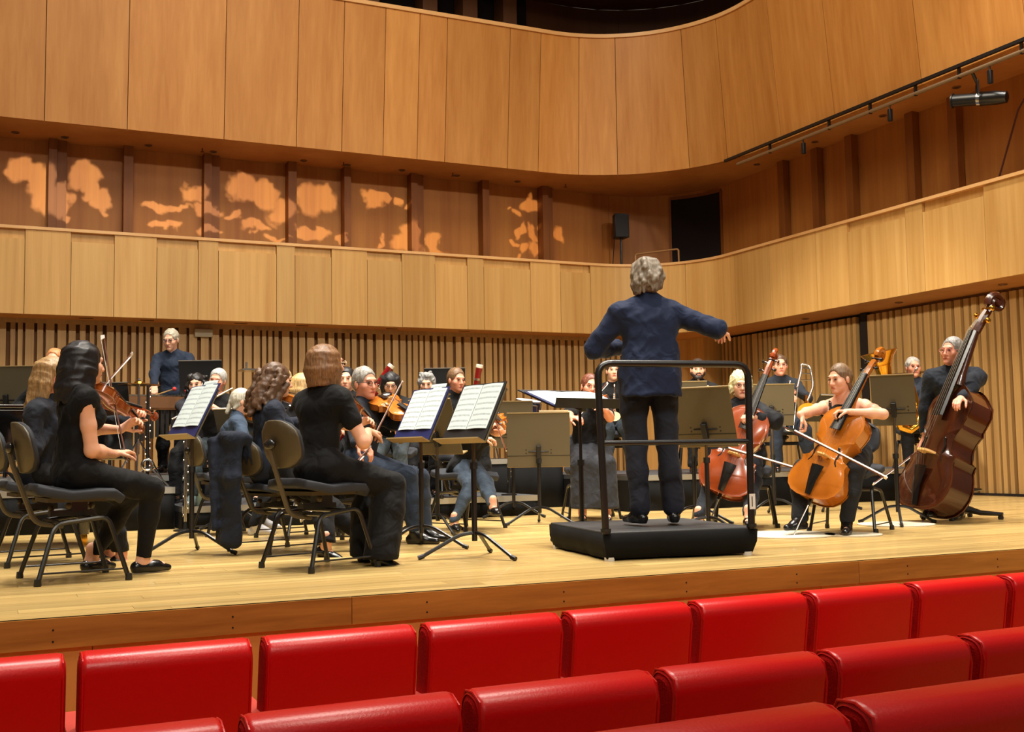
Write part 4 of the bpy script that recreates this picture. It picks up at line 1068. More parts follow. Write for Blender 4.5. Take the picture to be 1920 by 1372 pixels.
        hand(B, W_+fd*.01, fd, nn, (1 if sgn < 0 else -1)*(rpal if i == 0 else lpal), sc*(1.05 if man else .96), curl[i])
        parts.append(B.mesh(ha))
    # ---- head
    B = Blend(); E3 = np.array(Rh)
    e = lambda c, r, k=.012, sub=False: B.ell(hp(*c), np.array(r)*HS, E3, k, sub)
    cn = lambda p, q, ra, rb, k=.012: B.cone(hp(*p), hp(*q), ra*HS, rb*HS, k)
    e((0, -.012, .03), (.074, .093, .086)); e((0, .022, -.05), (.057, .066, .062), .03); cn((0, .03, -.02), (0, .066, -.088), .055, .026, .03)
    for s_ in (-1, 1):
        e((s_*.036, .060, -.022), (.028, .026, .026), .02)
        e((s_*.031, .100, .010), (.016, .012, .010), .010, True)
        e((s_*.077, -.006, -.008), (.009, .020, .031), .006)
    cn((-.03, .080, .030), (.03, .080, .030), .013, .013, .016)
    cn((0, .088, .018), (0, .110, -.026), .0085, .0125, .010); e((0, .098, -.03), (.019, .012, .010), .008)
    e((0, .088, -.058), (.024, .013, .011), .008); e((0, .085, -.09), (.022, .016, .016), .012)
    B.cone(hp(0, -.02, -.05), N-t*.02, .053*sc if man else .047*sc, .058*sc if man else .051*sc, .025)
    parts.append(B.mesh(hh_))
    body = link('body', np_mesh('body', parts, sm), root)
    # ---- face details
    def put(name, me, c, par=body):
        o = link(name, me, par); o.matrix_local = Matrix.Translation(hp(*c)) @ Rh.to_4x4(); return o
    eye_me = MB().ball((0, 0, 0), (.0125*HS, .008*HS, .0058*HS), 8, 6).data('eye', m_eye)
    hm = hairmat(hcol)
    for s_ in (-1, 1):
        put('eye', eye_me, (s_*.031, .089, .0095))
        put('eyebrow', MB().tube([(-.018*s_, -.006, -.002), (0, .002, .004), (.016*s_, -.001, .001)], [.002, .0034, .0026], 6).data('eyebrow', hm), (s_*.032, .0905, .030))
    put('mouth', MB().ball((0, 0, 0), (.021*HS, .006*HS, .0062*HS), 10, 6).data('mouth', m_lips), (0, .0985, -.058))
    if beard:
        B = Blend(); B.cone(hp(-.058, .02, -.045), hp(-.02, .075, -.088), .026*HS, .028*HS, .02); B.cone(hp(.058, .02, -.045), hp(.02, .075, -.088), .026*HS, .028*HS, .02); B.ell(hp(0, .078, -.092), np.array((.036, .028, .022))*HS, E3, .02); B.cone(hp(-.026, .090, -.045), hp(.026, .090, -.045), .010*HS, None, .012)
        link('beard', np_mesh('beard', [B.mesh(.007, folds(sd, .003, 90))], hairmat(beard)), body)
    if glasses:
        g = MB(); 
        for s_ in (-1, 1):
            g.tube([hp(s_*.032+.022*cos(q), .108, .008+.016*sin(q)) for q in np.linspace(0, 2*pi, 15)[:-1]], .0022, 5, True)
            g.tube([hp(s_*.054, .105, .012), hp(s_*.078, .05, .012), hp(s_*.082, -.005, .010)], .0022, 5)
        g.tube([hp(-.010, .108, .011), hp(0, .111, .014), hp(.010, .108, .011)], .002, 5)
        g.build('glasses', mat('glasses_%d_%d_%d' % glasses, glasses, .3), root)
    # ---- hair
    B = Blend(); rs = np.random.RandomState(sd+50)
    if hair != 'bald':
        e((0, -.020, .036), (.083, .103, .095), .015)
        if hair in ('bob', 'long', 'longdark'): e((0, -.03, .03), (.089, .105, .098), .02)
    if hair in ('short', 'crop', 'bald'):
        if hair == 'bald': e((0, -.03, .0), (.081, .098, .07), .015)
        else: e((0, -.06, .0), (.072, .056, .075), .02)
        e((0, .125, -.015), (.088, .085, .118), .012, True); e((0, .06, -.09), (.12, .085, .085), .012, True)
        if hair == 'bald': e((0, .02, .13), (.09, .11, .08), .02, True)
    elif hair == 'full':
        e((0, -.035, .035), (.088, .104, .10), .02); e((0, -.07, -.02), (.078, .06, .085), .03)
        for i in range(26):
            q = RAD(70+220*i/25); x, y = sin(q)*.082, cos(q)*.095-.03; z_ = .07-.1*rs.rand()
            cn((x*.85, y*.9, z_+.03), (x*1.12, y*1.1-.01, z_-.03), .018, .014, .012); cn((x*1.1, y*1.08, z_-.03), (x*1.02, y*1.0, z_-.085), .015, .008, .012)
        e((0, .125, -.01), (.088, .088, .112), .012, True); e((0, .06, -.09), (.12, .07, .08), .012, True)
    elif hair == 'mop':
        for i in range(34):
            q = rs.rand()*2*pi; z = rs.rand()*.11-.03; r_ = .085*sqrt(max(.05, 1-(z/.13)**2))
            y = -.03+cos(q)*r_*1.12
            if y > .045 and z < .06: continue
            cn((sin(q)*r_*.9, y, z+.03), (sin(q)*r_*1.08, y-.012, z-.01), .024, .016, .012)
        e((0, .13, -.04), (.085, .085, .105), .012, True); e((0, .07, -.09), (.12, .09, .085), .012, True)
    elif hair == 'curly':
        for i in range(70):
            q = rs.rand()*2*pi; z = rs.rand()*.25-.17; r_ = .098 if z > -.02 else .108
            if z > .02: r_ *= sqrt(max(.1, 1-((z-.02)/.12)**2))
            y = -.03+cos(q)*r_
            if y > .03 and z < .07: continue
            B.ell(hp(sin(q)*r_*.95, y, z+.025), np.array((.028, .028, .032))*HS*(.8+.4*rs.rand()), None, .012)
        e((0, .125, -.03), (.076, .085, .10), .012, True)
    elif hair == 'wavy':
        for i in range(46):
            q = rs.rand()*2*pi; r_ = .095; y = -.03+cos(q)*r_*1.08; x = sin(q)*r_*.98
            if y > .05: continue
            z0_ = .06-rs.rand()*.1; ln = .16+.12*rs.rand()
            pts = [(x*(1+.06*j)+.010*sin(j*1.9+i), y-.010*j+.012*cos(j*1.7+i), z0_-ln*j/5) for j in range(6)]
            for p_, q_ in zip(pts, pts[1:]): cn(p_, q_, .022, .020, .010)
        e((0, .13, -.04), (.074, .085, .12), .012, True)
    elif hair == 'bob':
        for i in range(24):
            q = RAD(50+260*i/23); x, y = sin(q)*.088, cos(q)*.098-.025
            if y > .05: continue
            cn((x*.9, y*.9, .06), (x*1.06, y*1.03, -.03), .022, .02, .015); cn((x*1.06, y*1.03, -.03), (x*.98, y*1.0, -.125), .02, .013, .015)
        e((0, .13, -.05), (.072, .085, .13), .012, True)
    elif hair in ('long', 'longdark'):
        ln = .34 if hair == 'long' else .22
        for i in range(26):
            q = RAD(62+236*i/25); x, y = sin(q)*.086, cos(q)*.100-.028
            cn((x*.9, y*.9, .06), (x*1.05, y*1.02, -.05), .022, .022, .015)
            dn = V((x*1.1, y*.9-.03, -.05-ln*(.75+.25*rs.rand()))); cn((x*1.05, y*1.02, -.05), tuple(dn*.55+V((x*1.16, y*1.02, -.05))*.45), .022, .02, .015); cn(tuple(dn*.55+V((x*1.16, y*1.02, -.05))*.45), tuple(dn), .02, .009, .015)
        e((0, .13, -.05), (.070, .085, .14), .012, True)
    elif hair == 'bun':
        e((0, -.105, -.012), (.036, .034, .042), .015); e((0, .125, -.03), (.082, .085, .105), .012, True); e((0, .06, -.09), (.12, .075, .075), .012, True)
    elif hair == 'fluffy':
        e((0, -.025, .035), (.100, .112, .102), .02); e((0, -.05, -.03), (.092, .07, .075), .03)
        for s_ in (-1, 1): e((s_*.080, -.022, -.015), (.024, .042, .06), .02)
        e((0, .135, -.04), (.078, .085, .105), .015, True)
    elif hair == 'tail':
        e((0, -.06, .0), (.074, .06, .08), .02); cn((0, -.1, -.02), (0, -.12, -.13), .03, .02); cn((.06, -.0, .0), (.05, -.06, -.08), .02, .02); cn((-.06, -.0, .0), (-.05, -.06, -.08), .02, .02)
        e((0, .128, -.01), (.085, .088, .115), .012, True)
    rad = {'curly': .006, 'wavy': .005, 'mop': .006, 'fluffy': .008}.get(hair, .0025)
    link('hair', np_mesh('hair', [B.mesh(.0055 if fine else .008, folds(sd+9, rad, 70 if rad > .004 else 120))], hm), root)
    # ---- clothes
    g = {'jacket': .024, 'long': .015, 'loose': .024}.get(top, .013)
    B = Blend()
    if top == 'strap':
        B.cone(P+t*.0, P+t*.17*sc, .112*sc+g, .102*sc+g, .03, lat, 1.28); B.cone(P+t*.17*sc, P+t*.315*sc, .100*sc+g, .100*sc+g, .03, lat, 1.32)
        for s_ in (-1, 1): B.ell(P+t*.29*sc+lat*s_*.068*sc+fwd*.095*sc, (.06*sc, .055*sc, .062*sc), None, .03)
        for s_ in (-1, 1):
            for o_ in (0, .018): B.cone(P+t*.34*sc+lat*s_*(.085-o_*.3)*sc+fwd*.115*sc, N-t*.005*sc+lat*s_*(.105-o_)*sc+fwd*.03, .0055, None, .004); B.cone(N-t*.005*sc+lat*s_*(.105-o_)*sc+fwd*.03, P+t*.32*sc+lat*s_*.09*sc-fwd*.1*sc, .0055, None, .004)
    else:
        trunk(B, g)
        if top in ('long', 'jacket', 'loose'):
            for S_, E_, W_ in ((SR, ER, WR), (SL_, EL, WL)):
                q = W_-(W_-E_)*(.06 if top != 'loose' else .3); gg = g*(1 if top != 'loose' else 1.3)
                B.cone(S_, E_, .044*sc*bw+g, .039*sc+gg, .022); B.cone(E_, q, .039*sc+gg, .027*sc+g*.8+(.012 if top == 'loose' else 0), .02)
            if open_collar is None: B.cone(N-t*.02, N+t*.025*sc, .060*sc+g*.4, .052*sc+g*.3, .02)
        else:
            fr_ = {'tee': .5, 'cap': .02, 'elbow': .95}[top]
            for S_, E_ in ((SR, ER), (SL_, EL)): B.cone(S_, S_+(E_-S_)*fr_, .052*sc*bw+g, .048*sc*bw+g*1.3, .02)
        if seat: B.cone(P+V((0, 0, .0))-lat*.05, P+lat*.05-t*.02, .104*sc*bw+g, None, .03, lat, 1.15)
        if hem:
            for s_ in (-1, 1): B.cone(P+lat*s_*.05*sc+t*.1, P-t*(hem+.12)+lat*s_*.06*sc, .098*sc*bw+g, .108*sc*bw+g, .04)
            B.cut((0, 0, -1), -(P.z-hem))
    link({'jacket': 'jacket', 'strap': 'camisole', 'long': 'shirt', 'loose': 'blouse'}.get(top, 'top'), np_mesh('top', [B.mesh(.0095 if fine else .014, folds(sd, .010 if top != 'strap' else .003, 22))], cloth(tcol)), root)
    if top == 'jacket':
        B = Blend(); q = [hp(.058*cos(w_), -.02+.062*sin(w_), -.125-.012*sin(w_)) for w_ in np.linspace(-.6, pi+.6, 12)]
        q = [N+t*.035*sc+lat*.058*sc*cos(w_)-fwd*.058*sc*sin(w_) for w_ in np.linspace(-.5, pi+.5, 12)]
        for p_, r_ in zip(q, q[1:]): B.cone(p_, r_, .016, None, .01, t, 1.6)
        link('collar', np_mesh('collar', [B.mesh(.007)], cloth(tcol)), root)
    B = Blend()
    if bottom == 'skirt':
        B.cone(P, P+t*.06, .115*sc+.012, .108*sc+.012, .03, lat, 1.25); B.cone(HR, HL, .105*sc, None, .03)
        lr, ll = KR+(AR-KR)*.86, KL+(AL-KL)*.86
        for H_, K, A in ((HR, KR, lr), (HL, KL, ll), ((HR+HL)/2, (KR+KL)/2, (lr+ll)/2)):
            B.cone(H_, K, .098*sc, .085*sc, .05); B.cone(K, A, .09*sc, .105*sc, .05)
        B.cut((0, 0, -1), -(min(AR.z, AL.z)+.03))
    else:
        ga = {'slim': .010, 'trousers': .022, 'wide': .075}[bottom]; gt = {'slim': .010, 'trousers': .016, 'wide': .024}[bottom]
        B.cone(P, P+t*.07, .104*sc*bw+.008, .098*sc*bw+.006, .03, lat, 1.26); B.cone(HR, HL, .088*sc+.010, None, .03)
        legs(B, gt, .022, ga, .97 if bottom != 'wide' else 1.06)
        if seat: B.cut((0, 0, -1), -(min(AR.z, AL.z)+(-.045 if bottom == 'wide' else .0)))
    link('skirt' if bottom == 'skirt' else 'trousers', np_mesh('trousers', [B.mesh(.0105 if fine else .015, folds(sd+3, .010, 18))], cloth(bcol)), root)
    # ---- shoes
    for A, d in ((AR, FR), (AL, FL)):
        B = Blend(); z0 = A.z-.08-heel; u = V((0, 0, 1)); s_ = d.cross(u); up_ = .05 if shoes == 'sneaker' else .03
        fl_ = .013
        hl = V((A.x, A.y, z0))-d*.035; tp_ = V((A.x, A.y, z0))+d*(.165 if man else .15)*sc
        if shoes == 'heel':
            B.cone(hl+u*(heel+.028), hl+d*.10+u*.034, .036, .033, .02); B.cone(hl+d*.09+u*.034, tp_+u*.018, .034, .016, .02); B.cone(hl+u*(heel+.01)-d*.005, hl+u*.006, .016, .007, .006); B.ell(A+d*.035+u*.0, (.03, .03, .03), None, .006, True)
        else:
            B.cone(hl+u*.032, hl+d*.11+u*.03, .034, .034, .02); B.cone(hl+d*.09+u*.03, tp_+u*.02, .034, .018 if shoes == 'flat' else .026, .02)
            if shoes in ('oxford', 'sneaker'): B.cone(A+u*.0, A+d*.06-u*.04, .042, .036, .02)
            else: B.ell(A+d*.03+u*.012, (.034, .05, .03), None, .006, True)
            B.cone(hl+u*.012, hl+d*.02+u*.012, .026, None, .004)
        B.cut((0, 0, -1), -z0-.002)
        link('shoe', np_mesh('shoe', [B.mesh(.006 if fine else .009)], mat('shoe_%d_%d_%d' % scol, scol, .25, 0, .5)), root)
    return root, dict(N=root.matrix_world @ N, SR=root.matrix_world @ SR, SL=root.matrix_world @ SL_, WR=root.matrix_world @ WR, WL=root.matrix_world @ WL, Hc=root.matrix_world @ Hc, P=root.matrix_world @ P)
# ------------------------------------------------------------------ instruments that are held
def rotz(a): return Matrix.Rotation(RAD(a-90), 3, 'Z')
def neck_of(pos, a, seat, sc, lean, side=0):
    t = Vector((sin(RAD(side)), sin(RAD(lean)), cos(RAD(lean)))).normalized()
    pz = seat+.095*sc if seat else (.81*sc+.10)
    return Vector(pos)+rotz(a) @ (Vector((0, 0, pz))+t*.44*sc)
def fiddler(label, pos, a, vto, frog, vlabel, blabel, varn, seat=.47, tip=None, sc=.97, lean=5, side=0, vup=(0, 0, 1), size=.356, chin=(-.075, .085, .045), **kw):
    """seated string player; vto = world point the scroll aims at, frog = world point of the bow hand"""
    N = neck_of(pos, a, seat, sc, lean, side); R = rotz(a)
    o = N+R @ Vector(chin)
    d = (Vector(vto)-o).normalized(); u = Vector(vup)+R @ Vector((.35, 0, 0)); u = (u-d*u.dot(d)).normalized(); s = d.cross(u)
    k = size/.356
    lh = o+d*.455*k-u*.075-s*.035
    c = o+d*.175*k+u*.062*k; fr = Vector(frog); ax = ((c if tip is None else Vector(tip))-fr).normalized()
    rh = fr-ax*.0-u*.0+R @ Vector((.02, -.07, .015))
    v = fiddle('violin' if size < .38 else 'viola', size, .034*k, varn, vlabel, 'violin' if size < .38 else 'viola'); v['group'] = 'violins and violas'; orient(v, o, d, u)
    b = make_bow(blabel); orient(b, fr, ax, u-ax*u.dot(ax) if abs(u.dot(ax)) < .9 else s)
    return person(label, pos, a, seat, sc, lean=lean, side=side, rh=rh, lh=lh, hdir=((fr-rh)+ax*.03, u*.75+d*.25+s*.35), hnrm=(-u, s+u*.1), curl=(.55, .75), **kw)
def keys_on(o, p0, p1, r, n, off=None):
    d = (p1-p0).normalized(); u = Vector((0, 0, 1)); s = d.cross(u).normalized() if abs(d.z) < .95 else Vector((1, 0, 0)); w = s.cross(d)
    for i in range(n):
        c = p0+(p1-p0)*((i+.7)/(n+.6))+w*(r+.002)+s*.004*(-1)**i
        MB().lathe([(.007, 0), (.0075, .004)], 8, Matrix.Translation(c) @ w.to_track_quat('Z', 'Y').to_matrix().to_4x4()).build('key', m_silver, o)
def pipe_inst(name, p0, p1, rs, mt, label, cat, n=9, mouth=None):
    p0, p1 = Vector(p0), Vector(p1); o = tag(empty(name, p0), label, cat)
    q = [(p1-p0)*i/(len(rs)-1) for i in range(len(rs))]
    MB().tube(q, rs, 12).build('tube', mt, o)
    keys_on(o, (p1-p0)*.2, (p1-p0)*.9, max(rs[1], .006), n)
    if mouth: MB().tube([Vector((0, 0, 0)), (p0-p1).normalized()*.06], [.006, .003], 8).build('mouthpiece', mouth, o)
    return o
def bassoon(p0, p1, label, lip):
    """p0 boot (low), p1 bell (high)"""
    p0, p1, lip = Vector(p0), Vector(p1), Vector(lip); o = tag(empty('bassoon', p0), label, 'bassoon', 'bassoons'); d = (p1-p0); L = d.length; d = d.normalized()
    s = d.cross(fw).normalized(); g = lambda t, x=0: d*(L*t)+s*x
    MB().tube([g(0), g(.02), g(.34)], [.038, .046, .046], 12, flat=.75).build('boot_joint', m_redwood, o)
    MB().tube([g(.33, .018), g(.8, .018), g(.97, .018)], [.026, .023, .032], 12).build('long_joint', m_redwood, o)
    MB().tube([g(.97, .018), g(.985, .018), g(1, .018)], [.033, .034, .032], 12).build('bell_ring', mat('ivory', (238, 232, 214), .4), o)
    MB().tube([g(.33, -.028), g(.72, -.028)], [.022, .019], 10).build('wing_joint', m_redwood, o)
    for t in (.34, .71, .86): MB().tube([g(t-.012, .018), g(t+.012, .018)], .03, 12).build('ferrule', m_silver, o)
    e = g(.72, -.02); l_ = lip-p0
    MB().tube([e, e+d*.04-s*.01, (e+l_)/2+Vector((0, 0, .06)), l_], [.006, .006, .004, .003], 8).build('crook', m_silver, o)
    keys_on(o, g(.05), g(.7), .03, 10)
    return o
def trumpet(mouth, bell, label):
    mouth, bell = Vector(mouth), Vector(bell); o = tag(empty('trumpet', mouth), label, 'trumpet', 'trumpets'); d = bell-mouth; L = d.length; d = d.normalized()
    s = d.cross(Vector((0, 0, 1))).normalized(); u = s.cross(d)
    g = lambda t, y=0, x=0: d*(L*t)+u*y+s*x
    MB().tube([g(.0), g(.03), g(.06)], [.013, .009, .006], 10).build('mouthpiece', m_silver, o)
    MB().tube([g(.05), g(.7)], .0065, 8).build('lead_pipe', m_silver, o)
    MB().tube(bend([g(.7), g(.82), g(.82, -.06), g(.45, -.06)], .035), .007, 8).build('tuning_slide', m_silver, o)
    MB().tube([g(.25, -.06), g(.5, -.06), g(.75, -.04), g(.88, -.03), g(.95, -.03), g(1, -.03)], [.007, .008, .013, .024, .04, .062], 18).build('bell', m_silver, o)
    MB().tube(bend([g(.25, -.06), g(.12, -.06), g(.12, 0.0), g(.3, .0)], .03), .007, 8).build('bell_bow', m_silver, o)
    for i in range(3): MB().tube([g(.42+.07*i, .045), g(.42+.07*i, -.10)], .011, 10).build('valve', m_silver, o)
    return o
def tuba(base, topdir, label):
    base = Vector(base); o = tag(empty('tuba', base), label, 'tuba'); u = Vector(topdir).normalized(); f_ = -fw; s = u.cross(f_).normalized(); n_ = s.cross(u)
    g = lambda x, z, y=0: s*x+u*z+n_*y
    MB().tube([g(-.08, .10), g(-.10, .35), g(-.10, .58), g(-.10, .72), g(-.10, .80), g(-.10, .85), g(-.10, .87)], [.05, .062, .075, .10, .145, .19, .205], 26).build('bell', m_brass, o)
    MB().tube([g(-.10, .872), g(-.10, .80), g(-.1, .68)], [.2, .135, .085], 26).build('bell_throat', mat('brass_inner', (190, 128, 40), .25, 1), o)
    MB().tube([g(-.08, .10), g(-.06, .0), g(.03, -.06), g(.13, -.02), g(.17, .1), g(.17, .42)], [.05, .048, .045, .04, .036, .028], 14).build('bottom_bow', m_brass, o)
    MB().tube(bend([g(.17, .42), g(.16, .52), g(.06, .54), g(.02, .45), g(.04, .12), g(.10, .08), g(.12, .3)], .06), .02, 10).build('top_bow', m_brass, o)
    for i in range(3): MB().tube(bend([g(.0, .4-.09*i, .06), g(.14, .42-.09*i, .08), g(.14, .36-.09*i, .08), g(.0, .35-.09*i, .06)], .03), .011, 8).build('valve_slide', m_brass, o)
    for i in range(4): MB().tube([g(-.02+.045*i, .16, .07), g(-.02+.045*i, .36, .07)], .017, 10).build('valve', m_silver, o)
    MB().tube([g(.12, .42), g(.2, .52, -.02), g(.27, .58, -.06)], [.009, .008, .007], 8).tube([g(.27, .58, -.06), g(.29, .59, -.07)], [.01, .017], 10).build('mouth_pipe', m_silver, o)
    return o
def trombone(mouth, low, top, label):
    mouth, low, top = Vector(mouth), Vector(low), Vector(top); o = tag(empty('trombone', mouth), label, 'trombone'); r = lambda p: Vector(p)-mouth
    d = (low-mouth).normalized(); s = d.cross(fw).normalized()*.045
    MB().tube(bend([r(mouth), r(low), r(low)+s*2, s*2], .05), .008, 8).build('slide', m_silver, o)
    MB().tube([Vector((0, 0, 0)), -d*.05], [.008, .013], 10).build('mouthpiece', m_silver, o)
    for t in (.08, .5): MB().tube([d*t*.6, d*t*.6+s*2], .005, 6).build('brace', m_silver, o)
    a = s*2; T = r(top)
    MB().tube(bend([a, a*.4+T*.75, T, T+s*2.2, T*.35+s*5+d*.05, d*.16+s*4.6], .07), .014, 10).build('neck_pipe', m_silver, o)
    e0 = T*.35+s*5+d*.05
    for t in (.3, .6, .85): MB().tube([a*(1-t)+T*t, (e0*(1-t)+(T+s*2.2)*t)], .006, 6).build('cross_stay', m_silver, o)
    q = d*.16+s*4.6; n_ = (-fw*.55+d*.8).normalized()
    MB().tube([q-n_*.12, q-n_*.02, q+n_*.06, q+n_*.1, q+n_*.115], [.012, .022, .042, .075, .10], 22).build('bell', m_brass, o)
    return o
G0 = lambda p: Vector((p[0], p[1], 0))
def seat_at(px, depth, z=0):
    p = at(px, 850, depth); return (p.x, p.y, z)
def chair_for(pos, a, label): 
    f = rotz(a) @ Vector((0, 1, 0)); return chair(pos[0]-f.x*.0, pos[1]-f.y*.0, pos[2], a, label)

# ------------------------------------------------------------------ first violins, left
p = (.42, 6.36, 0); chair_for(p, 8, 'black orchestra chair at the stage edge under the dark haired violinist')
fiddler('woman violinist with long dark hair, sleeveless black top and black trousers, at far left front', p, 8, at(268, 806, 6.6), at(236, 856, 6.12), 'brown violin of the dark haired front violinist', 'upright bow of the dark haired front violinist', v_brown, sc=.96, lean=3, body_w=.9,
  head=(14, -4, 0), hair='longdark', hcol=(26, 22, 24), skn='fair', top='cap', bottom='slim', rf=at(268, 1046, 6.12), lf=at(172, 1044, 6.25), rpole=(.7, -.5, -.8))
p = (.30, 7.5, 0); chair_for(p, 8, 'black orchestra chair under the long haired blond violinist')
fiddler('woman violinist with long blond hair and black long sleeves behind the front violinist', p, -24, at(272, 776, 7.3), at(118, 806, 6.85), 'red brown violin of the long haired blond violinist', 'bow of the long haired blond violinist', v_red, sc=.97, lean=7, side=4,
  head=(-8, -8, 0), hair='long', hcol=(158, 124, 82), skn='rosy', top='long', tcol=(26, 29, 38), bottom='trousers', shoes='heel', rf=at(228, 1036, 6.95), lf=at(205, 1030, 7.2))
p = (1.68, 7.42, 0); chair_for((1.76, 7.45, 0), 18, 'black orchestra chair with a navy jacket over its back').scale = (1, 1, .9)
fiddler('woman violinist with wavy brown hair and a navy shirt beside the bob haired violinist', p, -4, at(606, 772, 7.95), at(596, 815, 7.45), 'orange violin of the wavy haired violinist', 'bow of the wavy haired violinist', v_amber, sc=.96, lean=4, tip=at(640, 745, 8.3),
  head=(8, -10, 0), hair='wavy', hcol=(92, 66, 46), skn='fair', top='long', tcol=(29, 35, 49), bottom='trousers', shoes='heel', rf=at(612, 1018, 6.95), lf=at(690, 1010, 7.3), rpole=(.6, -.6, -.9))
p = (1.70, 6.22, 0); chair_for(p, 19, 'black orchestra chair in the front under the bob haired violinist')
fiddler('woman violinist with a brown bob, black short sleeved top and wide trousers in front', p, 19, at(694, 796, 6.95), at(704, 814, 6.55), 'dark brown violin of the bob haired violinist', 'upright bow of the bob haired violinist', v_brown, sc=.97, lean=5, tip=at(748, 728, 7.12),
  head=(-4, 2, 0), body_w=.94, hair='bob', hcol=(132, 94, 60), skn='fair', top='tee', bottom='wide', shoes='heel', rf=at(716, 1032, 6.35), lf=at(690, 1028, 6.6), glasses=(226, 200, 170), rpole=(.7, -.2, -.8), twist=10)
p = seat_at(424, 9.2); chair_for(p, 5, 'black orchestra chair under the grey haired woman in a blue shirt')
fiddler('grey haired woman with glasses and a dusty blue shirt seated behind the wavy haired violinist', p, 0, at(560, 800, 9.6), at(505, 850, 9.2), 'violin of the grey haired woman in blue', 'bow of the grey haired woman in blue', v_amber, sc=.9, lean=12,
  head=(-6, -12, 0), hair='tail', hcol=(186, 180, 164), skn='fair', top='long', tcol=(52, 66, 84), glasses=(30, 24, 22), fine=False, shoes='sneaker', scol=(200, 200, 204), rf=at(480, 985, 9.0), lf=at(490, 975, 9.2))
p = seat_at(556, 8.7); chair_for(p, 15, 'orchestra chair hidden behind the bob haired violinist')
fiddler('blond violinist mostly hidden behind the bob haired violinist', p, 12, at(660, 770, 9.3), at(620, 800, 8.8), 'violin of the hidden blond violinist', 'bow of the hidden blond violinist', v_red, tip=at(632, 770, 9.7), sc=.98, hair='bob', hcol=(196, 160, 104), top='long', fine=False, head=(0, -6, 0))
# viola and further strings
p = seat_at(674, 8.1); chair_for(p, -35, 'black orchestra chair under the grey haired violist')
fiddler('grey haired man with glasses and a navy shirt playing viola', p, -40, at(806, 802, 7.7), at(690, 842, 7.45), 'amber viola under the chin of the grey haired man', 'bow of the grey haired violist', v_amber, sc=.97, lean=4, size=.41, tip=at(630, 905, 7.2), man=True,
  head=(-32, -6, 4), hair='short', hcol=(150, 146, 138), skn='rosy', tcol=(28, 32, 42), bcol=(38, 48, 64), glasses=(40, 34, 30), shoes='oxford', rpole=(.8, -.3, -.8))
p = (3.62, 8.68, 0); chair_for(p, -65, 'black orchestra chair under the violinist behind the open black folder')
fiddler('violinist in black top and dark jeans mostly hidden behind the open black folder', p, -62, at(966, 812, 8.3), at(948, 842, 8.35), 'orange violin showing beside the open black folder', 'upright bow beside the orange violin in the middle', v_amber, sc=.88, lean=22, seat=.43,
  head=(20, -26, 0), hair='short', hcol=(176, 146, 104), top='tee', bottom='slim', bcol=(58, 70, 84), rf=at(852, 978, 8.75), lf=at(942, 978, 8.5), shoes='flat')
p = (5.16, 9.3, 0); chair_for(p, 250, 'orchestra chair under the red haired violinist in a long skirt')
fiddler('red haired woman violinist with glasses and a long black skirt behind the conductor stand', p, 245, at(1126, 762, 9.85), at(1076, 786, 10.0), 'violin raised by the red haired violinist', 'bow of the red haired violinist', v_brown, sc=1.06, lean=-1, seat=.5,
  head=(10, -4, -6), hair='tail', hcol=(106, 58, 40), skn='rosy', top='tee', bottom='skirt', bcol=(44, 46, 52), glasses=(60, 30, 24), shoes='flat', lpole=(-.5, .2, -1))

# ------------------------------------------------------------------ cellos and bass
def cellist(label, pos, a, org, to, zh, frog, tip, L, depth, varn, clabel, blabel, endtip, lhpos, name='cello', nb=.735, **kw):
    org, to = Vector(org), Vector(to); d = (to-org).normalized()
    c = fiddle(name, L, depth, varn, clabel, 'cello' if name == 'cello' else 'double bass', endpin=(org-Vector(endtip)).length if endtip is not None else .12, chin=False, neck=.36 if name == 'cello' else .40, bassy=name != 'cello')
    orient(c, org, d, zh)
    b = make_bow(blabel, nb, fat=1.25); fr = Vector(frog); ax = (Vector(tip)-fr).normalized(); orient(b, fr, ax, Vector((.35, .7, -.5)) if name == 'cello' else Vector((-.35, -.7, .5)))
    lh = Vector(lhpos)
    return person(label, pos, a, rh=fr-ax*.03+Vector((0, 0, .05)), lh=lh, hdir=(ax*.55+Vector((0, 0, -.7)), None), hnrm=(-Vector((0, 0, 1)), -Vector((0, 0, 1))), **kw)
p = (5.90, 6.62, 0); chair_for(p, 212, 'black orchestra chair under the cellist in the strappy top')
cellist('woman cellist with tied back hair and a strappy black top at right front', p, 212, at(1520, 938, 8.05), at(1640, 690, 8.32), Vector((-.93, -.38, .25)), at(1476, 803, 7.85), at(1604, 868, 7.7), .755, .12, v_gold, 'golden orange cello of the cellist in the strappy top', 'silver white bow across the golden cello', at(1468, 1002, 8.1), at(1594, 772, 8.12),
  sc=.97, lean=8, head=(-22, -10, 0), hair='tail', hcol=(120, 94, 68), skn='fair', top='strap', bottom='trousers', bcol=(26, 27, 30), shoes='oxford', rpole=(.6, .1, -.2), lpole=(-1, .2, -.25), rf=at(1500, 972, 8.1), lf=at(1588, 980, 8.0), knee=(.5, -.3), curl=(.7, .8))
p = (5.60, 7.52, 0); chair_for(p, 235, 'black orchestra chair under the blond cellist behind the podium rail')
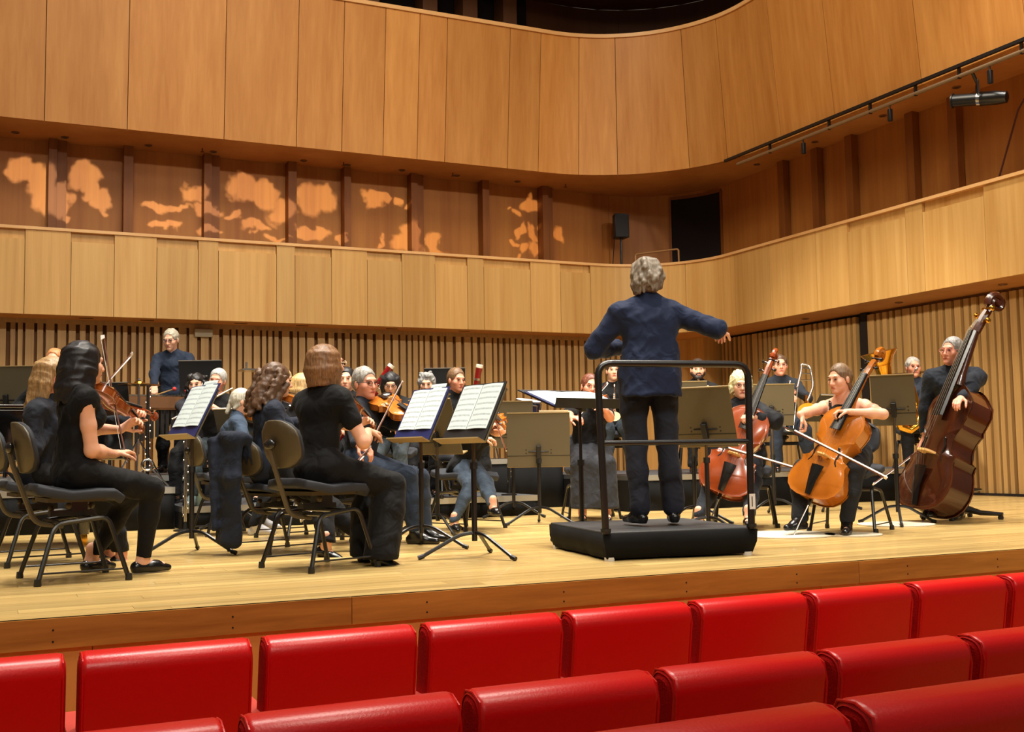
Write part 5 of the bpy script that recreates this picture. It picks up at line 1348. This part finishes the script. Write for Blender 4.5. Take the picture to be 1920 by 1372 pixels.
cellist('woman cellist with fluffy pale blond hair and glasses behind the podium rail', p, 232, at(1350, 928, 8.65), at(1436, 706, 8.95), Vector((-.62, -.78, .2)), at(1352, 838, 8.3), at(1440, 864, 8.3), .755, .12, v_red, 'red brown cello of the blond cellist', 'bow of the blond cellist behind the rail', at(1330, 985, 8.55), at(1412, 782, 8.75),
  sc=.97, lean=3, head=(8, -6, 0), hair='fluffy', hcol=(224, 206, 160), skn='fair', top='loose', tcol=(30, 31, 35), bottom='slim', bcol=(34, 38, 46), shoes='flat', glasses=(70, 40, 36), rf=at(1310, 968, 8.6), lf=at(1402, 975, 8.4), knee=(.4, -.3), lpole=(-1, .1, -.4), curl=(.6, .8))
p = (7.58, 7.14, 0)
st = tag(empty('bass_stool', p, RAD(10)), 'tall black stool with a cross foot under the bassist', 'stool')
MB().lathe([(.17, .66), (.19, .68), (.19, .71), (.16, .725), (.02, .727)], 20).build('seat', m_seatpad, st)
MB().tube([(0, 0, .06), (0, 0, .66)], .03, 10).build('column', m_blackmetal, st); MB().tube([(0, 0, .6), (.22, 0, .6)], .008, 6).ball((.24, 0, .6), .022, 8, 6).build('lever', m_black, st)
MB().box(-.05, .05, -.05, .05, .56, .64).build('tilt_box', m_blackmetal, st, True, .01)
for k in range(4):
    q = RAD(20+90*k); MB().tube([(0, 0, .10), (.16*cos(q), .16*sin(q), .055), (.34*cos(q), .34*sin(q), .045)], [.035, .022, .016], 8).build('foot', m_blackmetal, st); MB().lathe([(.02, 0), (.024, .015), (.02, .035)], 8, Matrix.Translation((.32*cos(q), .32*sin(q), 0))).build('caster', m_black, st)
MB().tube(arc((0, 0, .25), .17, 0, 345, 22), .01, 6, True).build('foot_ring', m_blackmetal, st)
cellist('grey haired man with glasses and dark jacket playing double bass at far right', p, 218, at(1735, 962, 9.2), at(1856, 612, 9.45), Vector((-.90, .12, .3)), at(1730, 838, 9.8), at(1606, 930, 9.3), 1.13, .2, v_dark, 'large dark brown double bass at the right', 'bass bow hanging behind the cellist chair', None, at(1800, 748, 9.15), name='double_bass', nb=.72,
  seat=.72, sc=1.03, man=True, lean=4, head=(-26, 0, -4), hair='short', hcol=(156, 152, 148), skn='rosy', top='jacket', tcol=(30, 35, 44), bottom='trousers', bcol=(28, 32, 40), shoes='oxford', glasses=(196, 120, 110), rpole=(.8, -.2, -.7), lpole=(-1, -.2, -.5), rf=at(1752, 962, 9.2), lf=at(1800, 955, 9.5), hem=.08, curl=(.7, .45))
for i, (c, r_) in enumerate(((gx_ := at(1470, 1000, 8.1), .36), (at(1600, 1003, 8.0), .2), (at(1680, 985, 9.0), .3))):
    o = tag(MB().lathe([(r_, 0), (r_, .008)], 28).build('floor_mat', mat('white_mat', (206, 196, 172), .6)), ['thin white board on the floor under the golden cello spike', 'small white board under the cellist chair leg', 'thin white board on the floor under the double bass'][i], 'floor mat', 'floor boards under string spikes'); o.location = (c.x, c.y, .001)

# ------------------------------------------------------------------ conductor
pc = at(1222, 850, 6.95)
person('conductor seen from behind in a navy suit with the right arm stretched out', (pc.x, pc.y, .165), 74, seat=None, sc=1.02, man=True, lean=2, head=(14, -6, 0), hair='full', hcol=(128, 116, 100), skn='fair', top='jacket', tcol=(27, 37, 62), bottom='trousers', bcol=(30, 33, 44), shoes='oxford',
  rh=at(1347, 622, 7.2), lh=at(1160, 652, 7.25), rpole=(.7, -.3, -.35), lpole=(-1, -.6, -.3), hem=.13, curl=(.5, .4), rf=(pc.x+.10, pc.y-.08, .245), lf=(pc.x-.11, pc.y-.02, .245), knee=(0, 0), bust=False)

# ------------------------------------------------------------------ winds and brass on the platforms
def sit(label, px, depth, z, a, chairlabel, **kw):
    p_ = seat_at(px, depth, z); chair_for(p_, a, chairlabel); return person(label, p_, a, fine=False, **kw)
sit('orange haired pianist behind the blond violinist', 104, 10.3, .37, 250, 'chair behind the black grand piano', hair='short', hcol=(206, 136, 84), top='long')
m1, m2 = at(378, 728, 10.55), at(366, 812, 10.3)
sit('woman with dark curly hair playing oboe behind the left music sheets', 372, 11.15, .2, 248, 'chair of the dark curly haired oboist', hair='curly', hcol=(30, 26, 26), skn='fair', top='long', tcol=(46, 46, 52), head=(-6, -6, 0), rh=m1*.35+m2*.65, lh=m1*.6+m2*.4, rpole=(1, 0, -.8), lpole=(-1, 0, -.8), sc=.98)
pipe_inst('oboe', m1, m2, [.005, .009, .011, .018], m_ebony, 'black oboe with a pale mouthpiece of the curly haired woman', 'oboe', mouth=mat('ivory', (238, 232, 214), .4))
m1, m2 = at(436, 728, 10.25), at(322, 786, 9.95)
sit('grey haired woman in black playing a silver flute sideways', 410, 10.35, .2, 245, 'chair of the grey haired flutist', hair='tail', hcol=(176, 176, 172), skn='rosy', top='tee', head=(-4, -8, -10), rh=m1*.35+m2*.65+Vector((0, .0, -.04)), lh=m1*.62+m2*.38+Vector((0, 0, -.04)), sc=.96, bottom='trousers', bcol=(44, 54, 58), shoes='sneaker', scol=(96, 112, 116), lpole=(-1, 0, -.8), lean=8)
pipe_inst('flute', m1, m2, [.0095, .0095, .0095], m_silver, 'silver flute pointing left over the music sheets', 'flute', 12)
m1, m2 = at(540, 718, 10.9), at(548, 800, 10.6)
sit('light haired clarinettist with glasses behind the wavy haired violinist', 534, 11.2, .2, 240, 'chair of the light haired clarinettist', hair='short', hcol=(196, 168, 120), top='long', glasses=(90, 70, 60), man=True, sc=1.02, rh=m1*.3+m2*.7, lh=m1*.6+m2*.4)
pipe_inst('clarinet', m1, m2, [.007, .012, .012, .024], m_ebony, 'clarinet played behind the wavy haired violinist', 'clarinet')
sit('young man with short black hair and dark shirt playing bassoon', 652, 10.95, .2, 246, 'chair of the black haired bassoonist', hair='short', hcol=(22, 20, 22), skn='fair', top='long', man=True, sc=1.0, head=(0, -2, 0), rh=at(630, 800, 10.6), lh=at(690, 765, 10.55))
bassoon(at(612, 850, 10.55), at(738, 686, 10.6), 'red bassoon with a white bell ring slanting up to the right', at(657, 722, 10.6))
m1, m2 = at(738, 760, 10.0), at(752, 830, 9.8)
sit('woman with straight dark hair bending over her clarinet', 736, 10.45, .2, 246, 'chair of the dark haired woman behind the viola', hair='bob', hcol=(24, 22, 24), skn='fair', top='long', lean=16, sc=.9, head=(4, -20, 0), rh=m1*.3+m2*.7, lh=m1*.6+m2*.4, glasses=(60, 50, 46), bottom='slim', bcol=(56, 64, 68))
pipe_inst('clarinet', m1, m2, [.007, .012, .012, .024], m_ebony, 'clarinet of the dark haired bending woman', 'clarinet')
sit('person with grey curly hair looking down behind the music stands', 803, 11.75, .2, 244, 'chair of the grey curly haired player', hair='mop', hcol=(150, 150, 148), skn='fair', top='long', head=(0, -14, 0), sc=1.0)
sit('brown haired man playing the second bassoon in profile', 850, 11.05, .2, 275, 'chair of the second bassoonist', hair='short', hcol=(120, 90, 62), skn='rosy', top='long', man=True, sc=.98, head=(4, -8, 0), rh=at(880, 800, 10.8), lh=at(888, 740, 10.7))
bassoon(at(868, 880, 10.75), at(903, 684, 10.7), 'red bassoon standing nearly upright before the brown haired man', at(868, 728, 10.9))
sit('trumpeter half hidden behind the conductor on the left', 1152, 12.2, .37, 246, 'chair of the trumpeter behind the conductor', hair='short', hcol=(70, 50, 40), man=True, top='long', bottom='slim', bcol=(44, 52, 60), sc=.95, shoes='oxford', rh=at(1140, 752, 11.7), lh=at(1166, 754, 11.7))
trumpet(at(1152, 722, 11.85), at(1152, 776, 11.45), 'silver trumpet pointing down beside the conductor')
sit('bearded trumpeter right of the conductor', 1312, 12.5, .37, 240, 'chair of the bearded trumpeter', hair='short', hcol=(56, 40, 32), man=True, beard=(40, 28, 24), top='long', sc=.98, shoes='oxford', rh=at(1308, 722, 12.0), lh=at(1324, 726, 11.9), head=(0, -4, 0))
trumpet(at(1309, 712, 12.2), at(1334, 734, 11.75), 'silver trumpet of the bearded player pointing at the stands')
sit('trombonist with dark hair and glasses in a black shirt', 1466, 12.5, .37, 240, 'chair of the trombonist on the brass platform', hair='short', hcol=(86, 64, 48), skn='rosy', man=True, top='long', tcol=(34, 38, 46), bottom='trousers', bcol=(34, 42, 56), sc=1.02, glasses=(120, 90, 80), shoes='oxford', rh=at(1474, 742, 12.05), lh=at(1490, 735, 12.1), rf=at(1456, 872, 12.1), lf=at(1520, 870, 12.2), belly=.02)
trombone(at(1480, 722, 12.0), at(1471, 806, 11.8), at(1502, 682, 12.1), 'silver trombone with a gold bell held upright')
sit('grey haired tuba player in a dark jacket', 1718, 13.1, .37, 228, 'chair of the tuba player', hair='crop', hcol=(168, 164, 158), skn='rosy', man=True, top='jacket', tcol=(40, 46, 58), sc=1.02, head=(14, 0, 0), rh=at(1690, 800, 12.6), lh=at(1710, 790, 12.7), shoes='oxford')
tuba(at(1700, 798, 12.5), Vector((-.22, .05, .97)), 'brass tuba with a wide bell behind the bass players stand')
pp_ = at(324, 850, 12.6)
person('standing percussionist with grey hair, glasses and a navy shirt behind the vibraphone', (pp_.x, pp_.y, .45), 244, seat=None, sc=1.0, man=True, lean=5, head=(-4, -16, 0), hair='short', hcol=(186, 178, 158), skn='fair', top='long', tcol=(34, 44, 62), shoes='oxford', glasses=(40, 34, 60), rh=at(288, 738, 12.1), lh=at(356, 734, 12.15), rpole=(1, -.3, -.3), lpole=(-1, -.3, -.3), bust=False)
for i, (p0, p1) in enumerate(((at(286, 742, 12.0), at(327, 729, 11.8)), (at(362, 738, 12.0), at(350, 733, 11.8)))):
    o = tag(empty('mallet', p0), ['mallet with a red ball in the percussionist right hand', 'mallet with a red ball in the percussionist left hand'][i], 'mallet', 'vibraphone mallets')
    MB().tube([(0, 0, 0), p1-p0], .006, 6).build('stick', m_maple, o); MB().ball(p1-p0, .022, 10, 7).build('head', mat('red_felt', (214, 60, 56), .8), o)

# ------------------------------------------------------------------ music stands and sheets
def st_at(px, depth, a, h, label, z=0, **kw):
    p_ = at(px, 850, depth); return stand(p_.x, p_.y, z, a, h, label, **kw)
s_, d = st_at(352, 7.35, 194, .84, 'black music stand with printed sheets between the left violin desks', dm=m_desk, tilt=27, w=.46, dh=.25)
sheets(d, 'printed sheets on a blue folder on the left front music stand', .42, .30, 2, m_blue, 0, -.02, base_y=.012)
sheets(d, 'loose printed page behind the sheets on the left front stand', .22, .3, 1, None, -.06, .02, True, base_y=.006)
s_, d = st_at(782, 7.5, 190, .80, 'music stand with cream sheets left of the open black folder', tilt=26, w=.48, dh=.25)
sheets(d, 'printed sheets on a blue folder on the stand left of the open black folder', .44, .30, 2, m_blue, 0, -.02, base_y=.012)
sheets(d, 'loose printed page sticking up behind the sheets in the middle', .2, .3, 1, None, -.08, .02, True, base_y=.006)
s_, d = st_at(880, 6.75, 190, .78, 'music stand holding an open black folder in the middle front', tilt=26, w=.5, dh=.25, legs=70)
sheets(d, 'two printed pages in an open black folder on the middle front stand', .44, .30, 2, m_desk_b, 0, -.02, base_y=.012)
st_at(824, 8.9, 30, .72, 'olive music stand seen from behind left of the open black folder', tilt=20, w=.42)
st_at(1010, 9.85, 65, .60, 'olive music stand seen from behind in the middle before the red haired violinist', tilt=8, w=.55, dh=.38)
st_at(962, 11.0, 65, .78, 'olive music stand behind the middle stand near the drums', tilt=10, w=.4)
o = tag(MB().box(-.13, .13, -.004, .004, -.3, .025).build('card_folder', m_paper2, None, False), 'cream card folder peeping over the middle olive stand', 'folder'); o.matrix_world = Matrix.Translation(at(1038, 774, 9.95)) @ Matrix.Rotation(RAD(-25), 4, 'Z') @ Matrix.Rotation(RAD(8), 4, 'X')
s_, d = st_at(1094, 7.6, 280, .95, 'conductor music stand with a nearly flat desk and open score', tilt=72, w=.62, dh=.34, dm=m_desk_b, legs=30)
sheets(d, 'open conductor score lying on the flat desk', .6, .34, 2, m_blue, base_y=.012)
s_, d = st_at(1326, 8.0, 45, .74, 'olive music stand seen from behind between podium rail and blond cellist', tilt=24, w=.44, twist=-10)
st_at(1300, 9.6, 60, 1.02, 'small olive stand with a cream border behind the podium rail', tilt=12, w=.26, dh=.2)
st_at(1448, 10.7, 62, .95, 'olive music stand before the trombonist', tilt=12, w=.44, dh=.3)
st_at(1545, 11.3, 100, .98, 'small black music stand between trombonist and cellist', tilt=35, w=.34, dh=.22, dm=m_desk_b)
st_at(1680, 9.1, 40, .90, 'olive music stand behind the cellist in the strappy top', tilt=14, w=.34, dh=.32, legs=40)
st_at(378, 11.9, 65, .92, 'large black music stand before the standing percussionist', z=.37, tilt=12, w=.46, dh=.38, dm=m_desk_b)
st_at(12, 10.6, 65, .80, 'wide olive music stand at the far left edge behind the blond violinist', z=.37, tilt=12, w=.6, dh=.36)
st_at(208, 11.0, 65, .72, 'black music stand with cream top between the violinists and the cymbal', z=.37, tilt=14, w=.36, dh=.3, dm=m_desk_b)
st_at(836, 12.6, 65, .72, 'black music stand behind the grey curly haired player', z=.56, tilt=10, w=.46, dh=.32, dm=m_desk_b)
st_at(450, 9.95, 65, .86, 'black music stand beside the grey haired flutist', tilt=40, w=.4, dh=.26, dm=m_desk_b)

# jacket over the chair back
ch = _used[2]; B = Blend(); DZ = -.13
for i in range(7):
    x = -.13+.042*i; yb = -.345+.05*(x/.2)**2; w = .012*sin(i*2.1)
    B.cone((x, yb+.04, .825), (x, yb-.02, .835), .020, .020, .05); B.cone((x, yb-.02, .835), (x*1.02, yb-.05+w, .55), .024, .026, .05); B.cone((x*1.02, yb-.05+w, .55), (x*.85, yb-.03-w, .10+.02*sin(i)), .026, .022, .05)
    B.cone((x, yb+.04, .825), (x, yb+.06, .64), .014, .012, .05)
B.cone((-.1, -.42, .8), (-.06, -.44, .5), .035, .028, .03); B.cone((-.06, -.44, .5), (-.02, -.45, .2), .028, .024, .03)
jk = tag(link('draped_jacket', np_mesh('draped_jacket', [B.mesh(.0095, folds(77, .008, 20))], cloth((26, 32, 46)))), 'dark navy jacket draped over the back of a chair', 'jacket')
bpy.context.view_layer.update(); jk.matrix_world = ch.matrix_world.copy()
